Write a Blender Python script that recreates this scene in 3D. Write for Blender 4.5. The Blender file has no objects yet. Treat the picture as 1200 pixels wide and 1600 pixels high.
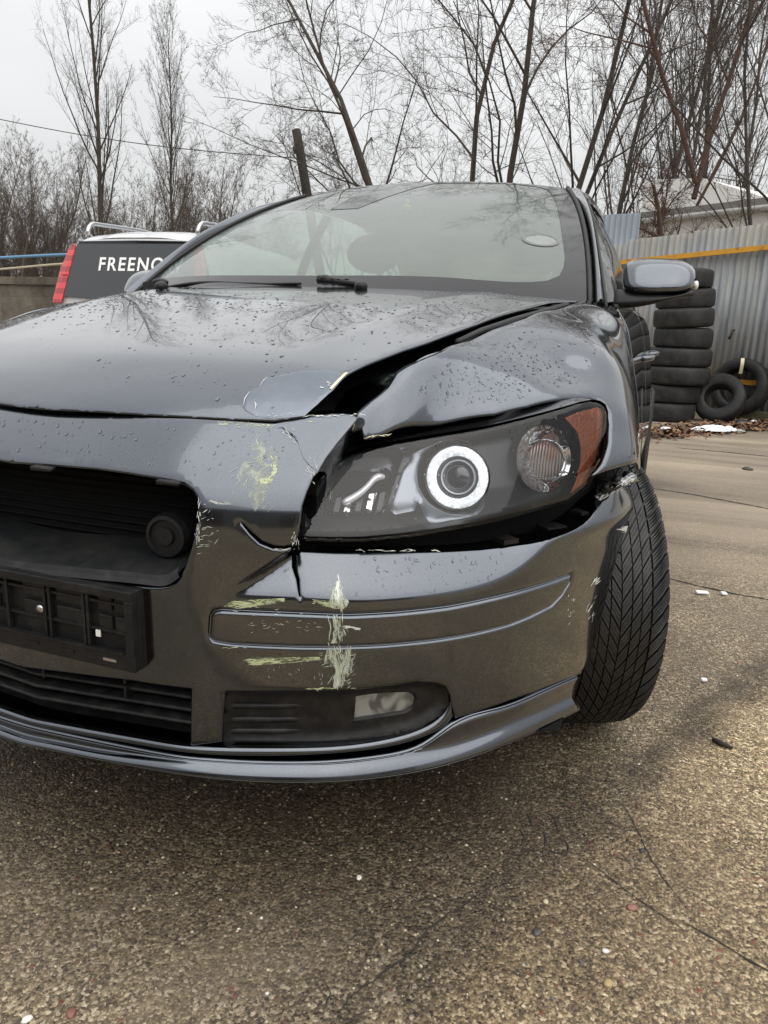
import bpy, bmesh, math, random
import numpy as np
from mathutils import Vector, Matrix
from mathutils.geometry import delaunay_2d_cdt
random.seed(7); RNG = np.random.default_rng(7)
PI = math.pi; rad = math.radians
scene = bpy.context.scene
COL = scene.collection
# ------------------------------------------------------------------ camera
EYE = np.array([0.9291, -0.8299, 0.8799]); YAW, PITCH, ROLL, FOC = 0.35572, 0.24237, 0.03438, 1161.7
FWD = np.array([-math.sin(YAW)*math.cos(PITCH), math.cos(YAW)*math.cos(PITCH), -math.sin(PITCH)])
_r = np.array([math.cos(YAW), math.sin(YAW), 0.0]); _u = np.cross(_r, FWD)
RGT = math.cos(ROLL)*_r + math.sin(ROLL)*_u; UPV = -math.sin(ROLL)*_r + math.cos(ROLL)*_u
cd = bpy.data.cameras.new('camera'); cam = bpy.data.objects.new('camera', cd); COL.objects.link(cam)
cam.matrix_world = Matrix([[RGT[i], UPV[i], -FWD[i], EYE[i]] for i in range(3)] + [[0, 0, 0, 1]])
cd.sensor_fit = 'HORIZONTAL'; cd.sensor_width = 36; cd.lens = FOC/1200*36; cd.clip_start = 0.02; cd.clip_end = 2000
scene.camera = cam
# ------------------------------------------------------------------ sky, sun, exposure
SUN_EL, SUN_AZ = 57, 129
w = bpy.data.worlds.new('World'); scene.world = w; w.use_nodes = True
nt = w.node_tree; nt.nodes.clear()
def wn(t, **k):
    n = nt.nodes.new(t)
    for a, b in k.items(): setattr(n, a, b)
    return n
sky = wn('ShaderNodeTexSky', sky_type='NISHITA', sun_disc=False); sky.sun_elevation = rad(SUN_EL); sky.sun_rotation = rad(SUN_AZ); sky.dust_density = 6
bg = wn('ShaderNodeBackground'); bg.inputs['Strength'].default_value = 0.1
out = wn('ShaderNodeOutputWorld')
geo = wn('ShaderNodeTexCoord'); cl = wn('ShaderNodeTexNoise'); cl.inputs['Scale'].default_value = 2.2; cl.inputs['Detail'].default_value = 4; cl.inputs['Roughness'].default_value = .45
cmap = wn('ShaderNodeMapping'); cmap.inputs['Scale'].default_value = (1, 1, 2.6)
nt.links.new(geo.outputs['Generated'], cmap.inputs['Vector']); nt.links.new(cmap.outputs[0], cl.inputs['Vector'])
rmp = wn('ShaderNodeValToRGB'); rmp.color_ramp.elements[0].position = .3; rmp.color_ramp.elements[1].position = .7
rmp.color_ramp.elements[0].color = (.84, .845, .845, 1); rmp.color_ramp.elements[1].color = (1, 1, .995, 1)
nt.links.new(cl.outputs['Fac'], rmp.inputs[0])
sc = wn('ShaderNodeVectorMath', operation='SCALE')
sz_ = wn('ShaderNodeSeparateXYZ'); nt.links.new(geo.outputs['Generated'], sz_.inputs[0])
cie = wn('ShaderNodeMapRange'); cie.inputs['From Min'].default_value = 0; cie.inputs['From Max'].default_value = 1; cie.inputs['To Min'].default_value = 5.2; cie.inputs['To Max'].default_value = 15.6     # CIE overcast sky: zenith three times the horizon
nt.links.new(sz_.outputs['Z'], cie.inputs['Value']); nt.links.new(cie.outputs[0], sc.inputs['Scale'])
nt.links.new(rmp.outputs[0], sc.inputs[0])
mx = wn('ShaderNodeMix', data_type='RGBA'); mx.inputs['Factor'].default_value = .9      # a closed cloud deck over the clear sky
nt.links.new(sky.outputs[0], mx.inputs['A']); nt.links.new(sc.outputs[0], mx.inputs['B'])
nt.links.new(mx.outputs['Result'], bg.inputs['Color']); nt.links.new(bg.outputs[0], out.inputs[0])
sl = bpy.data.lights.new('sun', 'SUN'); sl.energy = 1.5; sl.angle = rad(92); sl.color = (1, .97, .93)
so = bpy.data.objects.new('sun', sl); COL.objects.link(so)
_a = rad(SUN_AZ); _e = rad(SUN_EL)
so.rotation_euler = Vector((math.sin(_a)*math.cos(_e), math.cos(_a)*math.cos(_e), math.sin(_e))).to_track_quat('Z', 'Y').to_euler()
vs = scene.view_settings; vs.view_transform = 'Standard'; vs.look = 'None'; vs.gamma = 1; vs.exposure = 0.4; vs.use_curve_mapping = False
scene.render.engine = 'CYCLES'; scene.cycles.max_bounces = 10; scene.cycles.transparent_max_bounces = 24

# ------------------------------------------------------------------ helpers: measuring
def rays(px):
    px = np.atleast_2d(np.asarray(px, float))
    return FWD + RGT*((px[:, :1]-600)/FOC) + UPV*((800-px[:, 1:2])/FOC)
def at(x, y, **k):                       # point of the photograph's line of sight with a known X, Y or Z
    d = rays([(x, y)])[0]; (a, v), = k.items(); i = 'XYZ'.index(a)
    return EYE + d*((v-EYE[i])/d[i])
def cspline(xs, ys):
    xs = np.asarray(xs, float); ys = np.asarray(ys, float); n = len(xs); h = np.diff(xs)
    A = np.zeros((n, n)); sh = (n,) + ys.shape[1:]; b = np.zeros(sh); A[0, 0] = A[-1, -1] = 1
    for i in range(1, n-1):
        A[i, i-1] = h[i-1]; A[i, i] = 2*(h[i-1]+h[i]); A[i, i+1] = h[i]
        b[i] = 6*((ys[i+1]-ys[i])/h[i]-(ys[i]-ys[i-1])/h[i-1])
    M = np.linalg.solve(A, b.reshape(n, -1)).reshape(sh)
    def f(x):
        x = np.asarray(x, float); shp = x.shape; x = x.ravel()
        i = np.clip(np.searchsorted(xs, x)-1, 0, n-2); xc = np.clip(x, xs[0], xs[-1])
        e = lambda q: q.reshape(q.shape + (1,)*(ys.ndim-1))
        a = e((xs[i+1]-xc)/h[i]); c = e((xc-xs[i])/h[i]); hh = e(h[i])
        r = a*ys[i]+c*ys[i+1]+((a**3-a)*M[i]+(c**3-c)*M[i+1])*hh*hh/6
        s0 = (ys[1]-ys[0])/h[0]-h[0]*M[1]/6; s1 = (ys[-1]-ys[-2])/h[-1]+h[-1]*M[-2]/6
        r = r+e(np.minimum(x-xs[0], 0))*s0+e(np.maximum(x-xs[-1], 0))*s1
        return r.reshape(shp + ys.shape[1:])
    return f
def smooth_line(pts, n):                 # n points on a smooth curve through pts
    P = np.asarray(pts, float); d = np.r_[0, np.cumsum(np.linalg.norm(np.diff(P, axis=0), axis=1)+1e-9)]
    f = cspline(d, P); t = np.linspace(0, d[-1], max(n*6, 60)); Q = f(t)
    L = np.r_[0, np.cumsum(np.linalg.norm(np.diff(Q, axis=0), axis=1))]
    tt = np.interp(np.linspace(0, L[-1], n), L, t); return f(tt)
def dense(pts, step, closed=False):      # straight resampling
    P = np.asarray(pts, float)
    if closed: P = np.vstack([P, P[:1]])
    o = []
    for a, b in zip(P[:-1], P[1:]):
        k = max(1, int(np.linalg.norm(b-a)/step)); o += [a+(b-a)*i/k for i in range(k)]
    if not closed: o.append(P[-1])
    return np.array(o)
def sstep(x): x = np.clip(x, 0, 1); return x*x*(3-2*x)
def softplus(x, w): return w*np.logaddexp(0, x/w)
def tps(pts, vals, lam=1e-6):
    P = np.asarray(pts, float); n = len(P)
    def U(r2): return .5*r2*np.log(r2+1e-12)
    K = U(((P[:, None]-P[None])**2).sum(-1))+lam*np.eye(n); Q = np.c_[np.ones(n), P]
    A = np.block([[K, Q], [Q.T, np.zeros((3, 3))]]); s = np.linalg.solve(A, np.r_[np.asarray(vals, float), 0, 0, 0])
    def f(q):
        q = np.asarray(q, float); o = np.empty(len(q))
        for i in range(0, len(q), 20000):
            b = q[i:i+20000]; o[i:i+20000] = U(((b[:, None]-P[None])**2).sum(-1))@s[:n]+s[n]+b@s[n+1:]
        return o
    return f
def seg_dist(q, line, closed=False):     # distance of points q to a polyline
    q = np.asarray(q, float); L = np.asarray(line, float)
    if closed: L = np.vstack([L, L[:1]])
    A = L[:-1]; D = L[1:]-A; dd = (D**2).sum(1)+1e-15; o = np.empty(len(q))
    for i in range(0, len(q), 4000):
        b = q[i:i+4000, None]-A[None]; t = np.clip((b*D).sum(-1)/dd, 0, 1)
        o[i:i+4000] = np.sqrt(((b-t[..., None]*D)**2).sum(-1).min(1))
    return o
def inside(q, poly):
    q = np.asarray(q, float); P = np.asarray(poly, float); r = np.zeros(len(q), bool); x, y = q[:, 0], q[:, 1]
    x1, y1 = P[-1]
    for x2, y2 in P:
        c = (y1 > y) != (y2 > y)
        if y1 != y2: r ^= c & (x < (x2-x1)*(y-y1)/(y2-y1)+x1)
        x1, y1 = x2, y2
    return r
def clip0(poly, u0=0.0):                 # keep the part of a polygon with u >= u0
    o = []; P = [tuple(p) for p in poly]
    for a, b in zip(P, P[1:]+P[:1]):
        if a[0] >= u0: o.append(a)
        if (a[0] >= u0) != (b[0] >= u0):
            t = (u0-a[0])/(b[0]-a[0]); o.append((u0, a[1]+t*(b[1]-a[1])))
    return np.array(o)

# ------------------------------------------------------------------ helpers: building
class Surf:
    def P(s, uv): ...
    def G(s, p): ...
    def inv(s, p): ...
    def hit(s, px, t0=.4, t1=4.0, n=500):
        D = rays(px); ts = np.linspace(t0, t1, n); N = len(D)
        p = EYE+D[:, None]*ts[None, :, None]; g = s.G(p.reshape(-1, 3)).reshape(N, n)
        sg = (g[:, :-1] > 0) & (g[:, 1:] <= 0); k = np.where(sg.any(1), sg.argmax(1), np.abs(g).argmin(1)); k = np.minimum(k, n-2)
        a = ts[k]; b = ts[k+1]
        for _ in range(30):
            m = (a+b)/2; gm = s.G(EYE+D*m[:, None]) > 0; a = np.where(gm, m, a); b = np.where(gm, b, m)
        return EYE+D*((a+b)/2)[:, None]
    def uv(s, px): return s.inv(s.hit(px))
    def nrm(s, uv, e=1e-3):
        uv = np.asarray(uv, float); a = s.P(uv+[e, 0])-s.P(uv-[e, 0]); b = s.P(uv+[0, e])-s.P(uv-[0, e])
        n = np.cross(a, b); n /= np.linalg.norm(n, axis=1)[:, None]+1e-12
        p = s.P(uv); sgn = np.sign(s.G(p+n*2e-3)-s.G(p-n*2e-3)); return n*sgn[:, None]
def obj(name, V, F, mat=None, parent=None, smooth=True, **tags):
    me = bpy.data.meshes.new(name); me.from_pydata([tuple(map(float, v)) for v in V], [], [tuple(map(int, f)) for f in F]); me.update()
    o = bpy.data.objects.new(name, me); COL.objects.link(o)
    if mat: me.materials.append(mat)
    if smooth: me.polygons.foreach_set('use_smooth', [True]*len(me.polygons))
    if parent: o.parent = parent
    for k, v in tags.items(): o[k] = v
    return o
def empty(name, loc, label, cat, group=None):
    o = bpy.data.objects.new(name, None); COL.objects.link(o); o.location = loc; o.empty_display_size = .1
    o['label'] = label; o['category'] = cat
    if group: o['group'] = group
    return o
def child(o, parent):                    # keep world placement while parenting to a moved empty
    o.parent = parent; o.matrix_parent_inverse = Matrix.Translation(parent.location).inverted() if parent.type == 'EMPTY' and parent.parent is None else Matrix.Identity(4)
    return o
def thick(o, t, off=-1, rim=True, bev=0):
    m = o.modifiers.new('thickness', 'SOLIDIFY'); m.thickness = t; m.offset = off; m.use_rim = rim
    if bev:
        b = o.modifiers.new('edge', 'BEVEL'); b.width = bev; b.segments = 2; b.limit_method = 'ANGLE'; b.angle_limit = rad(50)
    return o
def weld(o, d=1e-4):
    bm = bmesh.new(); bm.from_mesh(o.data); bmesh.ops.remove_doubles(bm, verts=bm.verts, dist=d); bm.to_mesh(o.data); bm.free(); return o
def orient(o, ref=None):
    bm = bmesh.new(); bm.from_mesh(o.data); bmesh.ops.recalc_face_normals(bm, faces=bm.faces); bm.to_mesh(o.data); bm.free(); return o
def skin_mesh(surf, outline, holes=(), lines=(), step=.008, roll=0, rollw=.004, edge=None, disp=None):
    """triangulated sheet on a surface inside an outline, with holes; lines get extra points at given distances"""
    e = edge or step*.6
    loops = [dense(outline, e, True)]+[dense(h, e, True) for h in holes]
    pts = []; edges = []
    for L in loops:
        b = len(pts); pts += [tuple(p) for p in L]; edges += [(b+i, b+(i+1) % len(L)) for i in range(len(L))]
    nb = len(pts); B = np.vstack(loops)
    lo, hi = loops[0].min(0), loops[0].max(0)
    gx = np.arange(lo[0], hi[0]+step, step); gy = np.arange(lo[1], hi[1]+step*.87, step*.87)
    G = np.array([(x+(step/2 if j % 2 else 0), y) for j, y in enumerate(gy) for x in gx])
    def ok(Q):
        m = inside(Q, loops[0])
        for h in loops[1:]: m &= ~inside(Q, h)
        return m
    def bd(Q): return np.min([seg_dist(Q, L, True) for L in loops], axis=0)
    def bdr(Q):                           # distance to true edges only, not to the cut on the centre line
        o = np.full(len(Q), 9.)
        for L in loops:
            C = np.vstack([L, L[:1]]); k = ~((np.abs(C[:-1, 0]) < 1e-6) & (np.abs(C[1:, 0]) < 1e-6))
            idx = np.flatnonzero(k); grp = np.split(idx, np.flatnonzero(np.diff(idx) > 1)+1)
            for g in grp:
                if len(g): o = np.minimum(o, seg_dist(Q, C[g[0]:g[-1]+2]))
        return o
    G = G[ok(G)]; G = G[bd(G) > step*.45]
    extra = []
    if roll:
        for L in loops:
            T = np.roll(L, -1, 0)-np.roll(L, 1, 0); T /= np.linalg.norm(T, axis=1)[:, None]+1e-12; N = np.c_[-T[:, 1], T[:, 0]]
            for dd in (rollw*.35, rollw*.9):
                for s in (1, -1):
                    Q = L+N*s*dd; Q = Q[ok(Q)]
                    if len(Q): Q = Q[bd(Q) > dd*.8]; extra.append(Q)
    for L, ds in lines:
        L = dense(L, step*.45); T = np.gradient(L, axis=0); T /= np.linalg.norm(T, axis=1)[:, None]+1e-12; N = np.c_[-T[:, 1], T[:, 0]]
        for d in ds:
            Q = L+N*d; Q = Q[ok(Q)]
            if len(Q): Q = Q[bd(Q) > .0012]; extra.append(Q)
    if extra:
        E = np.vstack(extra); key = np.unique(np.round(E/.0008).astype(int), axis=0, return_index=True)[1]; E = E[key]
        if len(G):
            keep = np.ones(len(G), bool)
            for i in range(0, len(G), 500):
                keep[i:i+500] = (((G[i:i+500, None]-E[None])**2).sum(-1).min(1) > (step*.4)**2)
            G = G[keep]
        G = np.vstack([G, E])
    allp = pts+[tuple(p) for p in G]
    vo, eo, fo, _, _, _ = delaunay_2d_cdt([Vector(p) for p in allp], edges, [], 0, 1e-7)
    uv = np.array([tuple(v) for v in vo]); F = np.array([tuple(f) for f in fo]); c = uv[F].mean(1); F = F[ok(c)]
    P = surf.P(uv)
    if roll:
        d = bdr(uv); P = P-surf.nrm(uv)*(roll*np.clip(1-d/rollw, 0, 1)**2)[:, None]
    n = np.cross(P[F[:, 1]]-P[F[:, 0]], P[F[:, 2]]-P[F[:, 0]]); m = surf.nrm(uv[F].mean(1))
    fl = (n*m).sum(1) < 0; F[fl] = F[fl][:, ::-1]
    used = np.unique(F); mp = -np.ones(len(uv), int); mp[used] = np.arange(len(used))
    return P[used], mp[F], uv[used]
def mirx(V, F): V = np.array(V)*[-1, 1, 1]; return V, np.array(F)[:, ::-1]
def join(*VF):
    Vs, Fs, b = [], [], 0
    for V, F in VF:
        Vs += [tuple(v) for v in V]; Fs += [tuple(int(i)+b for i in f) for f in F]; b += len(V)
    return Vs, Fs
def loft(rails, n=60, m=6, sharp=(), closed=False):
    """surface through rails; m rows between neighbours; rails listed in sharp break the smoothness"""
    R = [smooth_line(r, n) for r in rails]; cuts = [0]+sorted(sharp)+[len(R)-1]; rows = []
    for a, b in zip(cuts[:-1], cuts[1:]):
        S = np.array(R[a:b+1]); k = len(S); d = np.r_[0, np.cumsum(np.linalg.norm(np.diff(S, axis=0), axis=2).mean(1)+1e-9)]
        f = cspline(d, S) if k > 2 else (lambda t, S=S, d=d: S[0]+(S[1]-S[0])*(np.asarray(t)/d[1])[:, None, None])
        t = np.concatenate([np.linspace(d[i], d[i+1], m, endpoint=False) for i in range(k-1)]+[[d[-1]]])
        rows.append((f(t)))
    V, F, base = [], [], 0
    for S in rows:
        h = len(S); V += S.reshape(-1, 3).tolist()
        F += [(base+i*n+j, base+i*n+j+1, base+(i+1)*n+j+1, base+(i+1)*n+j) for i in range(h-1) for j in range(n-1)]; base += h*n
    return np.array(V), F
def tube(pts, r, k=8, caps=True):
    P = np.asarray(pts, float); n = len(P); r = np.broadcast_to(np.asarray(r, float), (n,)); T = np.gradient(P, axis=0)
    T /= np.linalg.norm(T, axis=1)[:, None]+1e-12; ref = np.array([0, 0, 1.]) if abs(T[0][2]) < .9 else np.array([1., 0, 0]); V = []
    N = np.cross(T[0], ref); N /= np.linalg.norm(N)
    for i in range(n):
        N = N-T[i]*(N@T[i]); N /= np.linalg.norm(N)+1e-12; B = np.cross(T[i], N)
        V += [P[i]+r[i]*(math.cos(a)*N+math.sin(a)*B) for a in np.arange(k)*2*PI/k]
    F = [(i*k+j, i*k+(j+1) % k, (i+1)*k+(j+1) % k, (i+1)*k+j) for i in range(n-1) for j in range(k)]
    if caps: F += [tuple(range(k))[::-1], tuple(range((n-1)*k, n*k))]
    return np.array(V), F
def lathe(prof, o, ax, k=48, a0=0, a1=2*PI):
    """profile of (distance along axis, radius) turned about an axis through o"""
    ax = np.asarray(ax, float); ax = ax/np.linalg.norm(ax); ref = np.array([0, 0, 1.]) if abs(ax[2]) < .9 else np.array([1., 0, 0])
    N = np.cross(ax, ref); N /= np.linalg.norm(N); B = np.cross(ax, N); full = abs(a1-a0-2*PI) < 1e-6
    A = a0+(a1-a0)*np.arange(k if full else k+1)/k; K = len(A); V = []
    for d, r in prof: V += [np.asarray(o)+ax*d+r*(math.cos(a)*N+math.sin(a)*B) for a in A]
    F = [(i*K+j, i*K+(j+1) % K, (i+1)*K+(j+1) % K, (i+1)*K+j) for i in range(len(prof)-1) for j in range(K if full else K-1)]
    return np.array(V), F
def box(c, s, rz=0, rx=0):
    V = [Vector((x*s[0]/2, y*s[1]/2, z*s[2]/2)) for x in (-1, 1) for y in (-1, 1) for z in (-1, 1)]
    M = Matrix.Translation(c) @ Matrix.Rotation(rz, 4, 'Z') @ Matrix.Rotation(rx, 4, 'X')
    return np.array([tuple(M @ v) for v in V]), [(0, 1, 3, 2), (4, 6, 7, 5), (0, 4, 5, 1), (2, 3, 7, 6), (0, 2, 6, 4), (1, 5, 7, 3)]
def prism(poly, ax, h):                  # polygon (3D points) pushed along a vector
    P = np.asarray(poly, float); n = len(P); V = np.vstack([P, P+np.asarray(ax, float)*h])
    F = [tuple(range(n))[::-1], tuple(range(n, 2*n))]+[(i, (i+1) % n, n+(i+1) % n, n+i) for i in range(n)]
    return V, F
def bevel(o, w, seg=2, ang=40):
    b = o.modifiers.new('edge', 'BEVEL'); b.width = w; b.segments = seg; b.limit_method = 'ANGLE'; b.angle_limit = rad(ang); return o

# ------------------------------------------------------------------ materials
def mat(name, col=(.5, .5, .5), rough=.5, metal=0, coat=0, spec=.5, **k):
    m = bpy.data.materials.new(name); m.use_nodes = True; b = m.node_tree.nodes['Principled BSDF']
    b.inputs['Base Color'].default_value = (*col, 1); b.inputs['Roughness'].default_value = rough; b.inputs['Metallic'].default_value = metal
    b.inputs['Coat Weight'].default_value = coat; b.inputs['Coat Roughness'].default_value = .03; b.inputs['Specular IOR Level'].default_value = spec
    for a, v in k.items(): b.inputs[a.replace('_', ' ')].default_value = v
    return m
class NT:
    def __init__(s, m): s.t = m.node_tree; s.b = s.t.nodes['Principled BSDF']; s.o = s.t.nodes['Material Output']; s._c = None
    def n(s, t, ins=None, **k):
        x = s.t.nodes.new(t)
        for a, b in k.items(): setattr(x, a, b)
        for a, b in (ins or {}).items():
            if isinstance(b, bpy.types.NodeSocket): s.t.links.new(b, x.inputs[a])
            else: x.inputs[a].default_value = b
        return x
    def co(s, kind='Object'):
        if not s._c: s._c = s.n('ShaderNodeTexCoord')
        return s._c.outputs[kind]
    def noise(s, scale, detail=4, rough=.5, vec=None, dist=0): return s.n('ShaderNodeTexNoise', {'Vector': vec or s.co(), 'Scale': scale, 'Detail': detail, 'Roughness': rough, 'Distortion': dist}).outputs['Fac']
    def vor(s, scale, out='Color', feature='F1', vec=None, rnd=1): return s.n('ShaderNodeTexVoronoi', {'Vector': vec or s.co(), 'Scale': scale, 'Randomness': rnd}, feature=feature).outputs[out]
    def ramp(s, f, *st):
        r = s.n('ShaderNodeValToRGB', {0: f}); e = r.color_ramp.elements
        while len(e) < len(st): e.new(.5)
        for i, (p, c) in enumerate(st): e[i].position = p; e[i].color = (*c, 1) if isinstance(c, tuple) else (c, c, c, 1)
        return r.outputs[0]
    def mix(s, f, a, b, mode='MIX'):
        x = s.n('ShaderNodeMix', data_type='RGBA', blend_type=mode)
        for k, v in (('Factor', f), ('A', a), ('B', b)):
            if isinstance(v, bpy.types.NodeSocket): s.t.links.new(v, x.inputs[k])
            else: x.inputs[k].default_value = v if k == 'Factor' else ((*v, 1) if isinstance(v, tuple) else (v, v, v, 1))
        return x.outputs['Result']
    def math(s, op, a, b=0.0):
        x = s.n('ShaderNodeMath', operation=op)
        for i, v in enumerate((a, b)):
            if isinstance(v, bpy.types.NodeSocket): s.t.links.new(v, x.inputs[i])
            else: x.inputs[i].default_value = v
        return x.outputs[0]
    def map(s, scale=(1, 1, 1), rot=(0, 0, 0), loc=(0, 0, 0), vec=None): return s.n('ShaderNodeMapping', {'Vector': vec or s.co(), 'Scale': scale, 'Rotation': rot, 'Location': loc}).outputs[0]
    def set(s, **k):
        for a, v in k.items():
            a = a.replace('_', ' ')
            if isinstance(v, bpy.types.NodeSocket): s.t.links.new(v, s.b.inputs[a])
            else: s.b.inputs[a].default_value = v
        return s
    def bump(s, h, strength=.3, dist=.01): s.t.links.new(s.n('ShaderNodeBump', {'Height': h, 'Strength': strength, 'Distance': dist}).outputs[0], s.b.inputs['Normal']); return s

paint = mat('grey_metallic_paint', (.3, .31, .33), .22, 1.0, 1.0)
t = NT(paint); _sp = t.vor(1400, vec=t.co()); _g = t.noise(3.2, 5, .6); _g2 = t.noise(26, 5, .65)
_bw = t.n('ShaderNodeRGBToBW', {0: _sp}).outputs[0]
_dirt = t.ramp(t.math('MULTIPLY', _g, _g2), (.24, 0.0), (.42, 1.0))
t.set(Base_Color=t.mix(t.math('MULTIPLY', _dirt, .12), t.mix(.3, (.082, .092, .108), t.mix(_bw, (.033, .038, .045), (.138, .154, .178))), (.052, .055, .058)), Roughness=t.ramp(_dirt, (0, .17), (1, .25)), Coat_Roughness=t.ramp(_dirt, (0, .02), (1, .09)))
blackplastic = mat('black_plastic', (.008, .008, .009), .45, spec=.3); t = NT(blackplastic)
t.set(Base_Color=t.mix(t.ramp(t.noise(40, 6, .65), (.45, 0.0), (.75, 1.0)), (.007, .007, .008), (.024, .023, .021)), Roughness=t.ramp(t.noise(15), (.3, .35), (.7, .55))).bump(t.noise(900, 2), .15, .001)
rubber = mat('black_rubber', (.01, .01, .01), .6)
glossblack = mat('gloss_black', (.008, .008, .009), .12, coat=.5)
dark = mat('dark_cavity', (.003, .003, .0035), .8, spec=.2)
chrome = mat('chrome', (.75, .76, .78), .08, 1)
satin = mat('satin_aluminium', (.55, .56, .58), .3, 1)
# ================================================================== the damaged grey car (front at Y=0, rear towards +Y)
car = empty('car', (0, 0, 0), 'dark grey metallic saloon car with crashed front corner and lit ring headlight', 'car')
class Front(Surf):                       # r(phi, Z) about a vertical axis at X=0, Y=1
    plan = np.array([(-.2, .008), (0, 0), (.2, .008), (.32, .025), (.42, .06), (.5, .1), (.58, .155), (.65, .215), (.73, .31), (.79, .41), (.835, .5), (.865, .58), (.885, .68), (.89, .8)])
    rho = staticmethod(cspline(np.arctan2(plan[:, 0], 1-plan[:, 1]), np.hypot(plan[:, 0], 1-plan[:, 1])))
    def __init__(s, off): s.off = off
    def P(s, uv):
        uv = np.asarray(uv, float); r = s.rho(np.abs(uv[:, 0]))+s.off(np.abs(uv[:, 0]), uv[:, 1]); return np.c_[r*np.sin(uv[:, 0]), 1-r*np.cos(uv[:, 0]), uv[:, 1]]
    def inv(s, p): return np.c_[np.arctan2(p[:, 0], 1-p[:, 1]), p[:, 2]]
    def G(s, p):
        f = np.abs(np.arctan2(p[:, 0], 1-p[:, 1])); return np.hypot(p[:, 0], 1-p[:, 1])-s.rho(f)-s.off(f, p[:, 2])
prof = cspline([.15, .25, .35, .45, .55, .61, .645, .675, .705, .74, .78], [-.03, -.014, -.003, 0, .001, -.001, -.012, -.032, -.058, -.094, -.14])
def off_base(f, z):
    return prof(z)*(.35+.65*sstep((.75-f)/.35)*(z > 0)) + .032*sstep((f-.9)/.25)*sstep((z-.5)/.14)
bump0 = Front(off_base)
# traced feature lines on the bumper (photo measurements carried onto the bumper's own surface)
crease_px = [(335, 931), (400, 934), (480, 937), (558, 940), (630, 936), (705, 927), (750, 918), (790, 903), (825, 880), (850, 858), (880, 836)]
crease = bump0.uv(crease_px)
flank = bump0.uv([(335, 932), (395, 895), (452, 860)])
strip_px = [(345, 953), (390, 955), (440, 957), (490, 959), (545, 961), (620, 957), (700, 948), (760, 936), (820, 921), (860, 909), (893, 897), (890, 910), (878, 930), (862, 947), (830, 963), (800, 975), (740, 990), (680, 1000), (600, 1008), (520, 1011), (440, 1010), (360, 1006), (334, 1002), (327, 993), (329, 963), (335, 955)]
strip_l = bump0.uv(strip_px); strip_l = np.vstack([strip_l, strip_l[:1]])
crz = cspline(crease[:, 0], crease[:, 1])
fl_a, fl_d = flank[0], flank[-1]-flank[0]; fl_d = fl_d/np.linalg.norm(fl_d)
def off_full(f, z):
    o = off_base(f, z); f = np.asarray(f); z = np.asarray(z)
    d = z-crz(np.clip(f, crease[0, 0], crease[-1, 0]))
    led = .8*np.clip(softplus(d-.004, .004), 0, .12)
    side = (f-fl_a[0])*fl_d[1]-(z-fl_a[1])*fl_d[0]           # > 0 on the lamp side of the flank line
    led = led*sstep((side+.002)/.022)*(z < .62)
    uv = np.c_[f, z]; near = (np.abs(z-.45) < .12) & (f > .3)
    g = np.zeros_like(o)
    if near.any():
        q = uv[near]; ds = seg_dist(q, strip_l); g[near] = -.004*np.exp(-(ds/.0026)**2)+.0025*inside(q, strip_l[:-1])*sstep(ds/.004)
    return o-led+g
bump = Front(off_full)
def uvb(px): return bump.uv(px)
# ---- bumper cover
out_px = [(-150, 622), (0, 634), (75, 638.5), (150, 643), (225, 648), (300, 652.5), (365, 656), (428, 658.5), (440, 655), (472, 651), (520, 645), (548, 646), (561, 652), (548, 668), (528, 692), (510, 716), (498, 737), (490, 745), (480, 768), (473, 790), (468, 830), (461, 849),
    (445, 855), (428, 853.5), (409, 846), (393, 832), (374, 813), (391, 835), (406, 849.5), (426, 857.5), (440, 859), (456, 858), (457, 885), (463.8, 905), (468.8, 936), (467, 905), (461, 884), (463, 862),
    (470, 859), (520, 860), (600, 860), (660, 860), (705, 859), (750, 857), (790, 853.5), (825, 849), (850, 844), (870, 838.6), (888, 832), (900, 826), (912, 818), (922, 808), (932, 795), (940, 781), (952, 773), (975, 757), (994, 743),
    (988, 774), (983, 810), (977, 830), (970, 853), (961, 884), (953.6, 910), (942, 961), (926.7, 1015), (909, 1054), (880, 1064), (845, 1078), (800, 1094), (750, 1111), (712, 1123),
    (707, 1108), (703, 1086), (696, 1073), (680, 1068), (655, 1067), (640, 1067.5), (600, 1073), (550, 1079), (450, 1080.5), (352, 1081), (350, 1110), (347, 1160), (297, 1166), (298, 1120), (299, 1077), (206, 1064), (100, 1051), (0, 1038), (-150, 1012)]
hole_px = [(-150, 708), (0, 722), (75, 727), (150, 733), (200, 740), (250, 748), (273, 752), (290, 758), (301, 766), (308, 777), (311, 790), (309, 815), (304, 838), (298, 860), (290, 884), (284, 898), (275, 910), (264, 916), (248, 918), (230, 917.5), (160, 910), (80, 902), (0, 893), (-150, 872)]
outl = clip0(uvb(out_px)); hole = clip0(bump0.uv(hole_px), -.02)
hole0 = clip0(bump0.uv(hole_px)); 
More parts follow.
